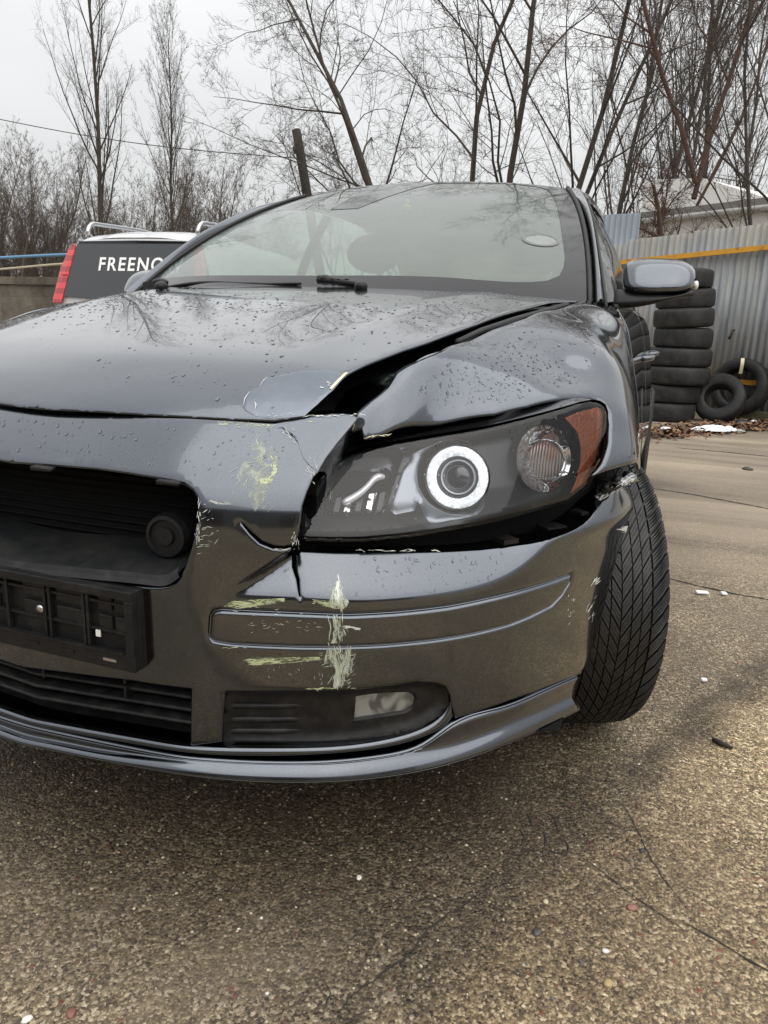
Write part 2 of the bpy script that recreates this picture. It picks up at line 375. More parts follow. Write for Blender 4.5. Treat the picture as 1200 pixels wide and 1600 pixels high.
# the grille opening crosses the centre line, so it is a notch chain: upper and lower sheets share the centre edge
def chain(o, h):
    o = [tuple(p) for p in o]; h = [tuple(p) for p in h]
    hc = sorted([p for p in h if abs(p[0]) < 1e-9], key=lambda p: -p[1]); i = h.index(hc[0]); j = h.index(hc[1])
    path = h[i:]+h[:i]
    if abs(path[1][0]) < 1e-9: path = [path[0]]+path[1:][::-1]
    oc = [p for p in o if abs(p[0]) < 1e-9]; a = max(range(len(o)), key=lambda k: (abs(o[k][0]) < 1e-9, o[k][1])); b = min(range(len(o)), key=lambda k: (abs(o[k][0]) > 1e-9, o[k][1]))
    o2 = o[a:]+o[:a]
    if abs(o2[1][0]) < 1e-9: o2 = [o2[0]]+o2[1:][::-1]
    return np.array(o2+path[::-1])
outl2 = chain(outl, hole0)
mould = [(strip_l, (0, .0013, -.0013, .0026, -.0026, .0045, -.0045, .007, -.007)), (np.c_[np.linspace(crease[0, 0], crease[-1, 0], 120), crz(np.linspace(crease[0, 0], crease[-1, 0], 120))], (0, .004, -.004, .009, -.009)), (dense([fl_a, fl_a+fl_d*.14], .004), (0, .003, -.003, .006, -.006, .01))]
V, F, UV = skin_mesh(bump, outl2, (), mould, step=.009, roll=.0018, rollw=.004)
# the far half is whole: no cracks, no torn corner
und_px = [p for k, p in enumerate(out_px) if not (8 <= k <= 16 or 22 <= k <= 37)]
und = chain(clip0(uvb(und_px)), hole0)
V2, F2, _ = skin_mesh(bump, und, (), mould[1:2], step=.014, edge=.0054, roll=.0018, rollw=.004)
bumper = obj('bumper_cover', *join((V, F), mirx(V2, F2)), paint, car); weld(bumper); thick(bumper, .0035)
bumper['label'] = 'cracked grey front bumper cover with green paint scrapes'
# ---- lip below the bumper
lipS = lambda o: Front(lambda f, z: off_base(f, np.full_like(z, .3))*0+o-.004)
def rail(px, o, lo=-170): 
    p = lipS(o).hit(px); return p
lipA = [(-90, 1098), (0, 1126), (75, 1144), (150, 1160), (225, 1175), (300, 1187), (370, 1192), (440, 1194), (520, 1192), (600, 1183), (660, 1166), (712, 1130), (780, 1108), (850, 1080), (907, 1055)]
lipB = [(-90, 1114), (0, 1141), (75, 1157), (150, 1172), (225, 1183), (300, 1192), (370, 1197), (440, 1199), (520, 1198), (600, 1189), (660, 1178), (730, 1159), (790, 1135), (850, 1108), (896, 1086)]
lipD = [(-90, 1126), (0, 1153), (75, 1170), (150, 1185), (225, 1199), (300, 1211), (370, 1218), (440, 1221), (520, 1220), (600, 1213), (660, 1203), (730, 1184), (790, 1162), (850, 1136), (905, 1108)]
A = rail(lipA, .0); B = rail(lipB, .002); Dn = rail(lipD, .0135); Cn = B*.5+Dn*.5+np.array([0, -.0015, .0015])
inn = lambda R, d, dz: np.array([lipS(-d).P(np.array([[math.atan2(p[0], 1-p[1]), p[2]+dz]]))[0] for p in R])
def half(R):                             # make the rail end on the centre line
    R = np.asarray(R); i = int(np.argmax(R[:, 0] > 0)); a, b = R[i-1], R[i]; t_ = -a[0]/(b[0]-a[0]) if i else 0; return np.vstack([a+(b-a)*t_, R[i:]]) if i else R
def fullrail(R): R = half(R); return np.vstack([R[::-1]*[-1, 1, 1], R[1:]])
lip = obj('bumper_lip', *loft([fullrail(r) for r in (inn(A, .05, 0), A, B, Cn, Dn, inn(Dn, .012, -.012), inn(Dn, .09, -.006))], 150, 5, sharp=(1, 4)), paint, car); thick(lip, .002)
# ---- lower bar between the openings and the lip
K2 = [(-90, 1092), (0, 1114), (75, 1130), (150, 1144), (225, 1157), (298, 1168), (370, 1171), (450, 1171), (540, 1167), (607, 1157), (660, 1141), (690, 1122), (704, 1100), (707, 1085)]
K3 = [(-90, 1100), (0, 1122), (75, 1138), (150, 1152), (225, 1165), (298, 1176), (370, 1180), (450, 1180), (540, 1175), (607, 1166), (668, 1148), (700, 1128), (714, 1104), (716, 1088)]
k2 = rail(K2, -.008); k3 = rail(K3, -.006)
lowbar = obj('lower_bar', *loft([fullrail(r) for r in (inn(k2, .05, .0), inn(k2, .015, .003), k2, k3, inn(k3, .02, -.006), inn(k3, .06, -.004))], 150, 5, sharp=(4,)), paint, car)
# ---- dark core behind the openings
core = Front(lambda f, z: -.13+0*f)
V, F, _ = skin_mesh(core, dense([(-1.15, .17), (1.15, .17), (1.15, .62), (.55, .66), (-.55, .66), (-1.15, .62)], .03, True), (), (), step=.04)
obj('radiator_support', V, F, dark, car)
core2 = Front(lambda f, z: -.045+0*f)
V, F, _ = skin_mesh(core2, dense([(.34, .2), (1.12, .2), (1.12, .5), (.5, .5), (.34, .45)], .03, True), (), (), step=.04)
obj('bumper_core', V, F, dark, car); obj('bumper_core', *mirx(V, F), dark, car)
obj('under_tray', *loft([[(x, .08+.5*abs(x)**2.2, .2) for x in np.linspace(-.82, .82, 15)], [(x, 1.0, .2) for x in np.linspace(-.82, .82, 15)]], 30, 4), dark, car)
# ---- upper grille cavity: floor shelf, trim strip, radiator bars, horn
gf = Front(lambda f, z: -.006+0*f)
fl = [(-170, 862), (0, 882), (80, 891), (160, 899), (230, 906), (262, 906), (280, 894)]
f1 = gf.hit(fl); f2 = f1+[0, .085, .026]; f3 = f1+[0, .11, .03]
shelf = mat('shelf_plastic', (.02, .021, .023), .4, spec=.3); t = NT(shelf); t.set(Base_Color=t.mix(t.ramp(t.noise(14, 6, .7), (.4, 0.0), (.8, 1.0)), (.010, .011, .012), (.035, .034, .032)))
obj('grille_shelf', *loft([fullrail(f1), fullrail(f2), fullrail(f3)], 80, 4), shelf, car)
trim = obj('grille_trim', *loft([fullrail(gf.hit([(x, y-9) for x, y in fl])), fullrail(f1+[0, -.004, .002]), fullrail(Front(lambda f, z: .003+0*f).hit([(x, y+8) for x, y in fl])), fullrail(f1+[0, .01, -.012])], 90, 4, sharp=(1, 2)), blackplastic, car)
for z in np.arange(.52, .66, .0125):
    R = [(x, .125+.12*x*x, z) for x in np.linspace(-.42, .42, 25)]; obj('radiator_bar', *tube(R, .0022, 5), dark, car)
obj('radiator', *loft([[(x, .14+.12*x*x, .47) for x in np.linspace(-.45, .45, 25)], [(x, .14+.12*x*x, .70) for x in np.linspace(-.45, .45, 25)]], 30, 4), dark, car)
hc = at(271, 832, Y=.09); hornm = mat('horn_plastic', (.010, .010, .011), .55, spec=.3)
horn = obj('horn', *lathe([(.026, .001), (.026, .0135), (.020, .0145), (.020, .0255), (.026, .0265), (.025, .032), (.012, .0345), (-.03, .034)][::-1], hc, (.1, -.99, 0), 48), hornm, car, smooth=False)
# ---- clips on the grille's upper rim
for x, y in ((62, 731), (260, 753)):
    p = gf.hit([(x, y)])[0]; obj('grille_clip', *box(p+[0, .006, -.002], (.035, .012, .006), rz=.1), blackplastic, car)
# ---- number plate holder
hold = mat('plate_holder_plastic', (.008, .008, .009), .5, spec=.3); t = NT(hold); t.set(Base_Color=t.mix(t.ramp(t.noise(30, 6, .7), (.5, 0.0), (.8, 1.0)), (.007, .007, .008), (.026, .025, .023))).bump(t.noise(600, 2), .2, .001)
ptr, pbr = at(200, 926, Y=-.014), at(217, 1054, Y=-.014); PW = (ptr[0]+pbr[0])/2; zt, zb = ptr[2], pbr[2]
plate = empty('plate_holder', (0, 0, 0), '', ''); del plate['label']; del plate['category']; plate.parent = car
def pbox(name, x0, x1, z0, z1, y0, y1, m=hold, bv=.0015):
    o = obj(name, *box(((x0+x1)/2, (y0+y1)/2, (z0+z1)/2), (abs(x1-x0), abs(y1-y0), abs(z1-z0))), m, plate, smooth=False); return bevel(o, bv) if bv else o
pbox('plate_base', -PW, PW, zb, zt, -.001, .03)
pbox('frame_bar', -PW, PW, zt-.014, zt, -.016, -.001); pbox('frame_bar', -PW, PW, zb, zb+.026, -.0145, -.001)
for s in (-1, 1): pbox('frame_bar', s*(PW-.014), s*PW, zb+.026, zt-.014, -.016, -.001)
for x in (-.19, -.135, -.07, 0, .075, .085, .15, .158, .235): pbox('rib', x-.0025, x+.0025, zb+.026, zt-.014, -.010, -.001, bv=0)
for x0, x1 in ((-.23, -.16), (-.12, -.02), (.03, .07), (.095, .145), (.175, .2), (.205, .232)):
    for a, b in ((.36, .62), (.68, .92)):
        pbox('pocket', x0, x1, zb+(zt-zb)*a*.9+.01, zb+(zt-zb)*b*.9+.01, -.006, -.001, bv=.002)
for z_ in (.45, .8): pbox('rib', -PW+.02, PW-.02, zb+(zt-zb)*z_-.002, zb+(zt-zb)*z_+.002, -.008, -.001, bv=0)
pbox('clip_rail', -PW+.01, PW-.018, zb+.0262, zb+.029, -.0175, -.0146, hold, 0)
for x in (.2, .12, .05, -.05): pbox('clip', x-.012, x+.012, zb+.012, zb+.016, -.016, -.0146, satin if x == .2 else hold, 0)
obj('screw', *lathe([(0, .0001), (0, .006), (-.003, .007)][::-1], (.062, -.0075, (zb+zt)/2+.005), (0, -1, 0), 12), satin, plate)
pbox('sticker', .172, .18, zb+.045, zb+.055, -.0105, -.0085, mat('white_scrap', (.7, .7, .68), .5), 0)
# ---- lower centre grille slats
lowS = Front(lambda f, z: -.03+0*f)
for ys in ((1056, 1049, 1091), (1072, 1067, 1110), (1088, 1083, 1129)):
    pass
for a, b in (((-120, 1027), (298, 1091)), ((-120, 1045), (298, 1111)), ((-120, 1062), (298, 1131))):
    ctl = [(a[0]+(b[0]-a[0])*u, a[1]+(b[1]-a[1])*u+ (-7*u*(1-u)*0)) for u in np.linspace(0, 1, 8)]
    R = fullrail(lowS.hit(ctl)); zz = R[:, 2].mean()
    prof_ = [R+[0, .03, .004], R+[0, .004, .004], R, R+[0, .004, -.004], R+[0, .03, -.004]]
    obj('lower_grille_slat', *loft(prof_, 70, 3), blackplastic, car)
obj('lower_grille_back', *loft([[(x, .1+.3*x*x, .19) for x in np.linspace(-.4, .4, 15)], [(x, .1+.3*x*x, .40) for x in np.linspace(-.4, .4, 15)]], 30, 4), dark, car)
obj('lower_grille_floor', *loft([fullrail(lowS.hit([(x, y-1) for x, y in K2[:6]])), fullrail(lowS.hit([(x, y-1) for x, y in K2[:6]])+[0, .07, .012])], 50, 3), shelf, car)
for x in (.02, .185):
    for z in (.31, .335): obj('grille_web', *box((x, .055, z), (.004, .05, .02)), blackplastic, car, smooth=False)
# ---- fog light surround (near side), fog light
fogS = Front(lambda f, z: off_base(f, z)-.02)
fog_px = [(349, 1080), (450, 1079), (550, 1077), (600, 1071), (640, 1065), (680, 1066), (698, 1071), (706, 1086), (706, 1106), (692, 1124), (660, 1143), (607, 1159), (540, 1169), (450, 1172), (346, 1172)]
glass_px = [(555, 1089), (580, 1085), (607, 1082.5), (639, 1082), (648, 1085), (652, 1093), (649, 1104), (643, 1110), (633, 1115), (600, 1120), (552, 1127)]
fuv = smooth = bump0.uv(fog_px); gl = fogS.uv(glass_px)
def insert_off(f, z):
    o = off_base(f, z)-.012; uv = np.c_[f, z]; d = np.full(len(uv), 9.); m = inside(uv, gl); q = seg_dist(uv, gl, True)
    return o-.010*sstep(seg_dist(uv, fuv, True)/.02)-.012*m*sstep(q/.006)
V, F, _ = skin_mesh(Front(insert_off), fuv, (), [(np.vstack([gl, gl[:1]]), (0, .003, -.003, .006))], step=.007)
fog = obj('fog_light_surround', V, F, blackplastic, car)
glassm = mat('fog_glass', (.16, .165, .16), .06, 0, .8); t = NT(glassm); t.set(Base_Color=t.mix(t.ramp(t.noise(22, 1, .3, dist=1.5), (.42, 0.0), (.58, 1.0)), (.06, .064, .062), (.22, .225, .215))); t.bump(t.noise(30, 1), .3, .01)
V, F, _ = skin_mesh(Front(lambda f, z: off_base(f, z)-.027), gl, (), (), step=.008); fogl = obj('fog_lens', V, F, glassm, fog)
for y in (1103, 1124, 1142):
    R = Front(lambda f, z: off_base(f, z)-.02).hit([(x, y+ (1 if x > 420 else 0)) for x in (350, 390, 430, 470, 512)])
    n = len(R); pr = [R+[0, .012, .004], R+[0, -.003, .003], R+[0, -.004, -.001], R+[0, .012, -.006]]
    pr = [p*1+np.array([0, .014, 0])*np.linspace(0, 1, n)[:, None]**3 for p in pr]
    obj('surround_slat', *loft(pr, 24, 3), blackplastic, fog)
fogm = fog.copy(); COL.objects.link(fogm); fogm.scale = (-1, 1, 1); fogm.parent = car
for ch in list(fog.children): c2 = ch.copy(); COL.objects.link(c2); c2.parent = fogm
# ================================================================== headlight
lens_px = [(470, 842), (467, 836), (471, 800), (480, 768), (492, 744), (505, 730), (525, 716), (550, 704), (575, 696), (600, 691.5), (675, 679), (750, 667), (775, 662), (825, 650), (875, 637), (905, 628), (925, 624), (938, 626), (947, 632), (951, 644), (950, 680), (941, 722), (920, 760), (890, 784), (840, 798), (775, 815), (700, 828), (640, 838), (570, 843.5), (520, 844)]
def lens_off(f, z):
    q = sstep((f-.45)/.62); return -.028+.02*q-(.85-.75*q)*(z-.565)
def lensS(d): return Front(lambda f, z: lens_off(f, z)+d)
lens0 = lensS(0)
luv = lens0.uv(lens_px); lampE = bpy.data.objects.new('headlight', None)
clear = bpy.data.materials.new('clear_lamp_cover'); clear.use_nodes = True; n_ = clear.node_tree.nodes; l_ = clear.node_tree.links; n_.clear()
tr = n_.new('ShaderNodeBsdfTransparent'); tr.inputs[0].default_value = (.93, .94, .95, 1); gs = n_.new('ShaderNodeBsdfGlossy'); gs.inputs['Roughness'].default_value = .02
fr = n_.new('ShaderNodeFresnel'); fr.inputs[0].default_value = 1.5; ms = n_.new('ShaderNodeMixShader'); mo = n_.new('ShaderNodeOutputMaterial')
l_.new(fr.outputs[0], ms.inputs[0]); l_.new(tr.outputs[0], ms.inputs[1]); l_.new(gs.outputs[0], ms.inputs[2]); l_.new(ms.outputs[0], mo.inputs[0])
V, F, _ = skin_mesh(lens0, luv, (), (), step=.008, roll=.006, rollw=.010)
lamp = obj('headlight', V, F, clear, car); lamp['label'] = 'clear headlight with one glowing white ring and an amber corner'
housem = mat('lamp_housing', (.02, .021, .022), .3); bez = mat('lamp_bezel', (.028, .029, .031), .22, .3); silver = mat('lamp_silver', (.26, .28, .31), .32, .85)
cen = luv.mean(0); shrink = lambda uv, k, c=None: (c if c is not None else cen)+(np.asarray(uv)-(c if c is not None else cen))*k
# rim wall and black seal round the cover
rim = []; Lr = dense(luv, .006, True)
for d, k in ((-.0005, 1.0), (-.02, 1.0), (-.06, .985)): rim.append(lensS(d).P(shrink(Lr, k)))
n = len(Lr); V = np.vstack(rim); F = [(i*n+j, i*n+(j+1) % n, (i+1)*n+(j+1) % n, (i+1)*n+j) for i in range(2) for j in range(n)]
obj('lamp_rim', V, F, glossblack, lamp)
inuv = lensS(-.012).uv([(478, 834), (476, 805), (486, 772), (500, 748), (530, 722), (560, 708), (600, 699), (675, 687), (750, 675), (825, 659), (875, 645), (905, 637), (925, 633), (938, 637), (942, 650), (940, 682), (931, 720), (912, 752), (884, 774), (838, 788), (775, 804), (700, 818), (640, 828), (570, 834)])
# inner bezel with windows for the high beam, the projector and the indicator
hb_px = [(508, 790), (510, 800), (518, 806), (530, 807.5), (600, 803), (606, 790), (622, 742), (636, 700), (600, 701), (560, 710), (535, 725), (520, 748)]
bezS = lensS(-.03); hb = bezS.uv(hb_px)
pc_uv = bezS.uv([(714, 746)])[0]; prad = .0535
pj = bezS.uv([(714+56*math.cos(a), 746+56*math.sin(a)) for a in np.arange(40)*2*PI/40])
tn = bezS.uv([(851+44*math.cos(a)*(1 if math.cos(a) > 0 else .95), 717+53*math.sin(a)) for a in np.arange(40)*2*PI/40])
def bez_off(f, z):
    return lens_off(f, z)-.030-.02*sstep(seg_dist(np.c_[f, z], inuv, True)/.03)+.02*sstep(1-np.hypot(f-pc_uv[0], z-pc_uv[1])/.1)*0
V, F, _ = skin_mesh(Front(bez_off), inuv, [hb, pj, tn], (), step=.007)
obj('bezel', V, F, bez, lamp)
V, F = [], []
n = len(dense(inuv, .006, True)); Li = dense(inuv, .006, True); A_ = lensS(-.004).P(shrink(Li, 1.02)); B_ = Front(bez_off).P(Li)
obj('bezel_rim', np.vstack([A_, B_]), [(j, (j+1) % n, n+(j+1) % n, n+j) for j in range(n)], housem, lamp)
# silver teardrop plate behind the projector
sv_px = [(672, 700), (690, 690), (735, 690), (765, 720), (772, 752), (760, 790), (735, 810), (705, 821), (680, 820), (664, 808), (659, 785), (652, 800), (620, 806), (612, 800), (622, 770), (634, 735), (650, 712)]
svu = bezS.uv(sv_px); svS = Front(lambda f, z: bez_off(f, z)+.004)
V, F, _ = skin_mesh(svS, svu, [shrink(pj, .995, pc_uv)], (), step=.007, roll=.003, rollw=.006); obj('silver_bezel', V, F, silver, lamp)
# high beam bowl
hbc = bezS.hit([(575, 760)])[0]; crm = mat('reflector', (.62, .62, .63), .1, 1); t = NT(crm); t.bump(t.noise(30, 1, .4, dist=1.2), .35, .02); t.set(Base_Color=t.mix(t.noise(40, 2), (.35, .35, .355), (.8, .8, .82)), Roughness=.1)
def bowl(name, uvp, depth, parent, m, S=bezS, rings=7, cx=None):
    L = dense(uvp, .006, True); c = np.asarray(cx if cx is not None else L.mean(0)); R = []
    for i in range(rings+1):
        k = 1-i/rings*.92; R.append(Front(lambda f, z, i=i: lens_off(f, z)-.034-depth*(1-(1-i/rings)**2)).P(shrink(L, k, c)))
    n = len(L); V = np.vstack(R); F = [(i*n+j, i*n+(j+1) % n, (i+1)*n+(j+1) % n, (i+1)*n+j) for i in range(rings) for j in range(n)]+[tuple(range(rings*n, rings*n+n))]
    return obj(name, V, F, m, parent)
bowl('high_beam_reflector', hb, .055, lamp, crm)
stA = lensS(-.045).hit([(535, 786)])[0]; stB = lensS(-.045).hit([(600, 741)])[0]
hbb = lensS(-.05).hit([(582, 737)])[0]
obj('high_beam_bowl', *lathe([(.004, .036), (.0, .034), (-.012, .028), (-.022, .018), (-.027, .006)], hbb, (.1, -.98, .15), 40), chrome, lamp)
obj('high_beam_bulb', *lathe([(-.03, .006), (-.004, .006), (.002, .004), (.004, .0005)], hbb, (.1, -.98, .15), 16), mat('bulb_glass', (.35, .36, .38), .1, .3), lamp)
for k_ in range(5):
    q_ = lensS(-.042).hit([(520+k_*17, 800-k_*.6), (526+k_*17, 778-k_*2), (534+k_*17, 777-k_*2), (529+k_*17, 801-k_*.6)]); obj('reflector_rib', *prism(q_, (0, 1, 0), .012), crm if k_ % 2 else housem, lamp, smooth=False)
whitep = mat('bright_trim', (.9, .9, .92), .3, .3)
st = [lensS(-.03).hit([p])[0] for p in ((534, 783), (537, 789), (553, 786), (583, 757), (603, 750), (604, 743), (594, 738), (566, 764))]
obj('bright_strip', *tube(smooth_line([lensS(-.03).hit([p])[0] for p in ((536, 786), (553, 777), (576, 758), (592, 745), (601, 745))], 20), [.004, .0055, .006, .006, .006, .0058, .0056, .0054, .0052, .005, .0048, .0046, .0045, .0045, .005, .0055, .006, .006, .005, .003], 10), whitep, lamp)
# projector with the lit ring
pc = lensS(-.024).hit([(714, 746)])[0]; ax = np.array([.06, -.985, .13]); ax /= np.linalg.norm(ax)
halo = bpy.data.materials.new('lit_ring'); halo.use_nodes = True; t = NT(halo)
_w = t.n('ShaderNodeTexVoronoi', {'Vector': t.co(), 'Scale': 190.0}).outputs['Distance']
t.set(Base_Color=(.9, .92, .95, 1), Roughness=.25, Emission_Color=(.93, .97, 1, 1), Emission_Strength=t.ramp(_w, (.1, 1.0), (.55, .32)))
def ring(name, prof_, m, c=pc, k=64): return obj(name, *lathe(prof_, c, ax, k), m, lamp)
ring('projector_shroud', [(-.05, .036), (-.012, .052), (.002, .0545), (.004, .0525), (-.002, .0505)], glossblack)
ring('halo_ring', [(-.002, .0505), (.004, .0485), (.005, .044), (.003, .038), (-.003, .0345)], halo)
ring('projector_barrel', [(-.003, .0345), (-.012, .032), (-.014, .029)], mat('barrel', (.25, .27, .3), .25, .8))
ring('projector_bright_ring', [(-.014, .029), (-.008, .0285), (-.007, .0262), (-.014, .0258)], whitep)
gl_ = mat('projector_glass', (.015, .018, .028), .03, 0, 1.0); ring('projector_lens', [(-.014, .0258), (-.008, .023), (-.003, .018), (0.0, .011), (.0012, .0002)], gl_)
# indicator bowl with ribbed amber bulb cover
crm2 = mat('clear_chrome', (.55, .55, .56), .12, 1); t = NT(crm2); t.bump(t.noise(60, 1, .4, dist=.8), .25, .01)
bowl('indicator_reflector', tn, .03, lamp, crm2)
bc = lensS(-.052).hit([(850, 720)])[0]; bulb = mat('bulb_cover', (.28, .19, .15), .2, .3); t = NT(bulb)
_wv = t.n('ShaderNodeTexWave', {'Vector': t.co(), 'Scale': 62.0, 'Distortion': .3}, bands_direction='X').outputs['Fac']
t.set(Base_Color=t.mix(t.ramp(_wv, (.3, 0.0), (.7, 1.0)), (.24, .215, .20), t.mix(t.ramp(t.noise(22, 1), (.45, 0.0), (.6, 1.0)), (.5, .46, .44), (.55, .30, .22)))).bump(_wv, .6, .003)
obj('indicator_bulb_cover', *lathe([(-.01, .034), (.004, .034), (.009, .03), (.012, .018), (.013, .0005)], bc, (.15, -.97, .1), 40), bulb, lamp)
obj('indicator_ring', *lathe([(.0, .0375), (.004, .0395), (.008, .0385), (.006, .0365)], bc+np.array([0, -.004, 0]), (.15, -.97, .1), 40), crm2, lamp)
amber = mat('amber_plastic', (.5, .11, .025), .2, 0, .8); t = NT(amber); _vv = t.vor(170, 'Distance'); t.set(Base_Color=t.mix(t.noise(9, 3), (.26, .055, .02), (.46, .17, .085))).bump(_vv, .5, .004)
am = lensS(-.008).uv([(884, 653), (905, 644), (935, 636), (943, 641), (943, 690), (933, 728), (914, 762), (888, 781), (900, 755), (908, 725), (909, 700), (904, 676)])
V, F, _ = skin_mesh(lensS(-.010), am, (), (), step=.008); obj('amber_reflector', V, F, amber, lamp)
# body behind the lamp, so that nothing shows through
V, F, _ = skin_mesh(lensS(-.10), shrink(luv, 1.0), (), (), step=.02); obj('lamp_back', V, F, dark, lamp)
lm = lamp.copy(); COL.objects.link(lm); lm.scale = (-1, 1, 1); lm['label'] = 'headlight on the far side of the nose'
for ch in list(lamp.children):
    c2 = ch.copy(); COL.objects.link(c2); c2.parent = lm
# dark ledge in the gap between lamp and bumper
gapS = Front(lambda f, z: lens_off(f, z)-.022)
gp = bump0.uv([(468, 846), (570, 846), (640, 841), (700, 831), (775, 818), (840, 801), (890, 787), (922, 763), (948, 738), (985, 735), (985, 760), (950, 790), (925, 815), (880, 850), (800, 870), (650, 880), (468, 880)])
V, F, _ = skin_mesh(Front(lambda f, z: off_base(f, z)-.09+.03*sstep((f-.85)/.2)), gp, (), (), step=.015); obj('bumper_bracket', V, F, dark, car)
V, F = [], []
for (x, y, w_, h_) in ((790, 843, 28, 7), (905, 800, 16, 5), (862, 822, 40, 3), (950, 752, 30, 9)):
    p = Front(lambda f, z: off_base(f, z)-.04).hit([(x, y)])[0]; obj('bracket_clip', *box(p, (w_*.0011, .03, h_*.0011), rz=.9), blackplastic, car, smooth=False)
# ================================================================== hood
Hc = cspline([-.05, .04, .08, .12, .16, .2, .3, .45, .6, .8, 1.0, 1.15, 1.3], [.56, .70, .742, .776, .80, .82, .85, .883, .913, .949, .978, .994, 1.0])
class Hood(Surf):
    def __init__(s, d=0): s.d = d
    def H(s, x, y):
        ye = y-.35*x*x*sstep((.75-y)/.5)
        return Hc(ye)-.031*(x/.69)**2-.03*np.clip((-x-.42)/.27, 0, 2)**2+.004*np.exp(-((np.abs(x)-.30-.16*y)/.05)**2)*sstep((y-.15)/.3)+s.d
    def P(s, uv): uv = np.asarray(uv, float); return np.c_[uv, s.H(uv[:, 0], uv[:, 1])]
    def inv(s, p): return p[:, :2]
    def G(s, p): return p[:, 2]-s.H(p[:, 0], p[:, 1])
hoodS = Hood()
fr_ = hoodS.uv([(-120, 627), (0, 635), (75, 639), (150, 642.5), (225, 647.2), (300, 651.3), (365, 654.8), (428, 657)])
ed_ = hoodS.uv([(474, 650), (495, 630), (515, 610), (545, 583), (595, 560), (632, 546), (670, 534), (745, 506), (820, 482), (860, 472)])
ed_ = np.vstack([ed_, [[.693, 1.12], [.692, 1.15]]]); ed_s = ed_.copy(); ed_s[:, 0] = np.maximum.accumulate(ed_s[:, 0])
rear_ = np.array([(x, 1.02+.27*x*x) for x in np.linspace(.66, 0, 12)])
hh = [tuple(p) for p in smooth_line(fr_, 30) if p[0] > .01]+[tuple(p) for p in ed_s]+[tuple(p) for p in rear_]
i0 = min(range(len(fr_)), key=lambda i: abs(fr_[i][0])); y0 = np.interp(0, fr_[:, 0], fr_[:, 1])
hh = [(0, y0)]+hh; hh = np.array(hh)
V, F, _ = skin_mesh(hoodS, hh, (), (), step=.016, roll=.0018, rollw=.006, edge=.006)
Vm, Fm = mirx(V, F); Vm[:, 2] -= .03*np.clip((-Vm[:, 0]-.42)/.27, 0, 2)**2
hood = obj('hood', *join((V, F), (Vm, Fm)), paint, car); weld(hood); thick(hood, .006)
hood['label'] = 'wet grey hood with a torn patch at its front corner'
# patch of bare grey filler at the torn corner
patch_px = [(378, 636), (380, 625), (386, 614), (396, 607), (404, 604), (409, 597), (416, 590), (437, 585), (468, 579), (500, 577.5), (516, 577), (520, 579.5), (543, 583), (520, 609), (497, 630), (476, 649), (450, 652), (425, 654), (398, 650), (388, 645), (383, 642)]
patchm = mat('bare_filler', (.16, .18, .21), .25, .8, .3); t = NT(patchm); t.set(Base_Color=t.mix(t.noise(18, 5, .6), (.10, .115, .14), (.17, .19, .22)), Roughness=t.ramp(t.noise(35, 5), (.3, .15), (.7, .38)))
class PatchS(Hood):
    def H(s, x, y): return Hood.H(s, x, y)+.0012-.005*sstep((x-.3)/.12)*sstep((.26-y)/.1)*0
V, F, _ = skin_mesh(PatchS(), PatchS().uv(patch_px), (), (), step=.006, roll=.0012, rollw=.003); obj('filler_patch', V, F, patchm, hood)
chipm = mat('cream_primer', (.62, .58, .42), .5)
V, F, _ = skin_mesh(PatchS(.0012), PatchS().uv([(544, 583), (539, 583), (515, 607), (518, 610)]), (), (), step=.006); obj('chipped_edge', V, F, chipm, hood)
# engine bay below
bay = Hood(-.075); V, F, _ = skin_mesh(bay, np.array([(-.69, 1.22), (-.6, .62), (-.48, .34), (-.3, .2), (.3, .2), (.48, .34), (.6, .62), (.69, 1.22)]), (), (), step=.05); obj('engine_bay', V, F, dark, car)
# ================================================================== fenders
class Fender(Surf):
    pts = np.array([(.48, .241, .751), (.51, .299, .791), (.54, .343, .830), (.585, .5, .8655), (.607, .59, .888), (.645, .705, .9115), (.672, .9, .937), (.698, 1.12, .961), (.708, 1.32, .975),
        (.50, .242, .712), (.575, .33, .729), (.665, .40, .747), (.755, .50, .770), (.79, .55, .768), (.62, .42, .805), (.70, .5, .805), (.745, .6, .812),
        (.849, .58, .715), (.888, .585, .655), (.889, .7, .67), (.878, .9, .69), (.868, 1.1, .67), (.862, 1.32, .66), (.875, 1.1, .5), (.872, 1.32, .4), (.875, .58, .55), (.88, .9, .5),
        (.711, .7, .884), (.80, .7, .845), (.846, .7, .79), (.872, .7, .735), (.72, .9, .918), (.785, .9, .885), (.826, .9, .83), (.848, .9, .78),
        (.755, 1.1, .945), (.80, 1.1, .912), (.824, 1.1, .85), (.845, 1.1, .78), (.775, 1.32, .95), (.803, 1.32, .905), (.82, 1.32, .85), (.84, 1.32, .77), (.80, .58, .775), (.86, .62, .735)])
    A = np.array([.45, .45])
    def __init__(s, d=0):
        p = s.pts; q = np.c_[np.arctan2(p[:, 0]-.45, p[:, 2]-.45)*.45, p[:, 1]*.8]; s.f = tps(q, np.hypot(p[:, 0]-.45, p[:, 2]-.45), 1.5e-4); s.d = d
    def P(s, uv): uv = np.asarray(uv, float); r = s.f(np.c_[uv[:, 0], uv[:, 1]*.8])+s.d; a = uv[:, 0]/.45; return np.c_[.45+r*np.sin(a), uv[:, 1], .45+r*np.cos(a)]
    def inv(s, p): return np.c_[np.arctan2(p[:, 0]-.45, p[:, 2]-.45)*.45, p[:, 1]]
    def G(s, p): q = s.inv(p); return np.hypot(p[:, 0]-.45, p[:, 2]-.45)-s.f(np.c_[q[:, 0], q[:, 1]*.8])-s.d
fenS = Fender()
inn_px = [(557, 645), (582, 623), (607, 602), (620, 580), (650, 564), (690, 547), (732, 530), (770, 512), (820, 495), (865, 482), (900, 472)]
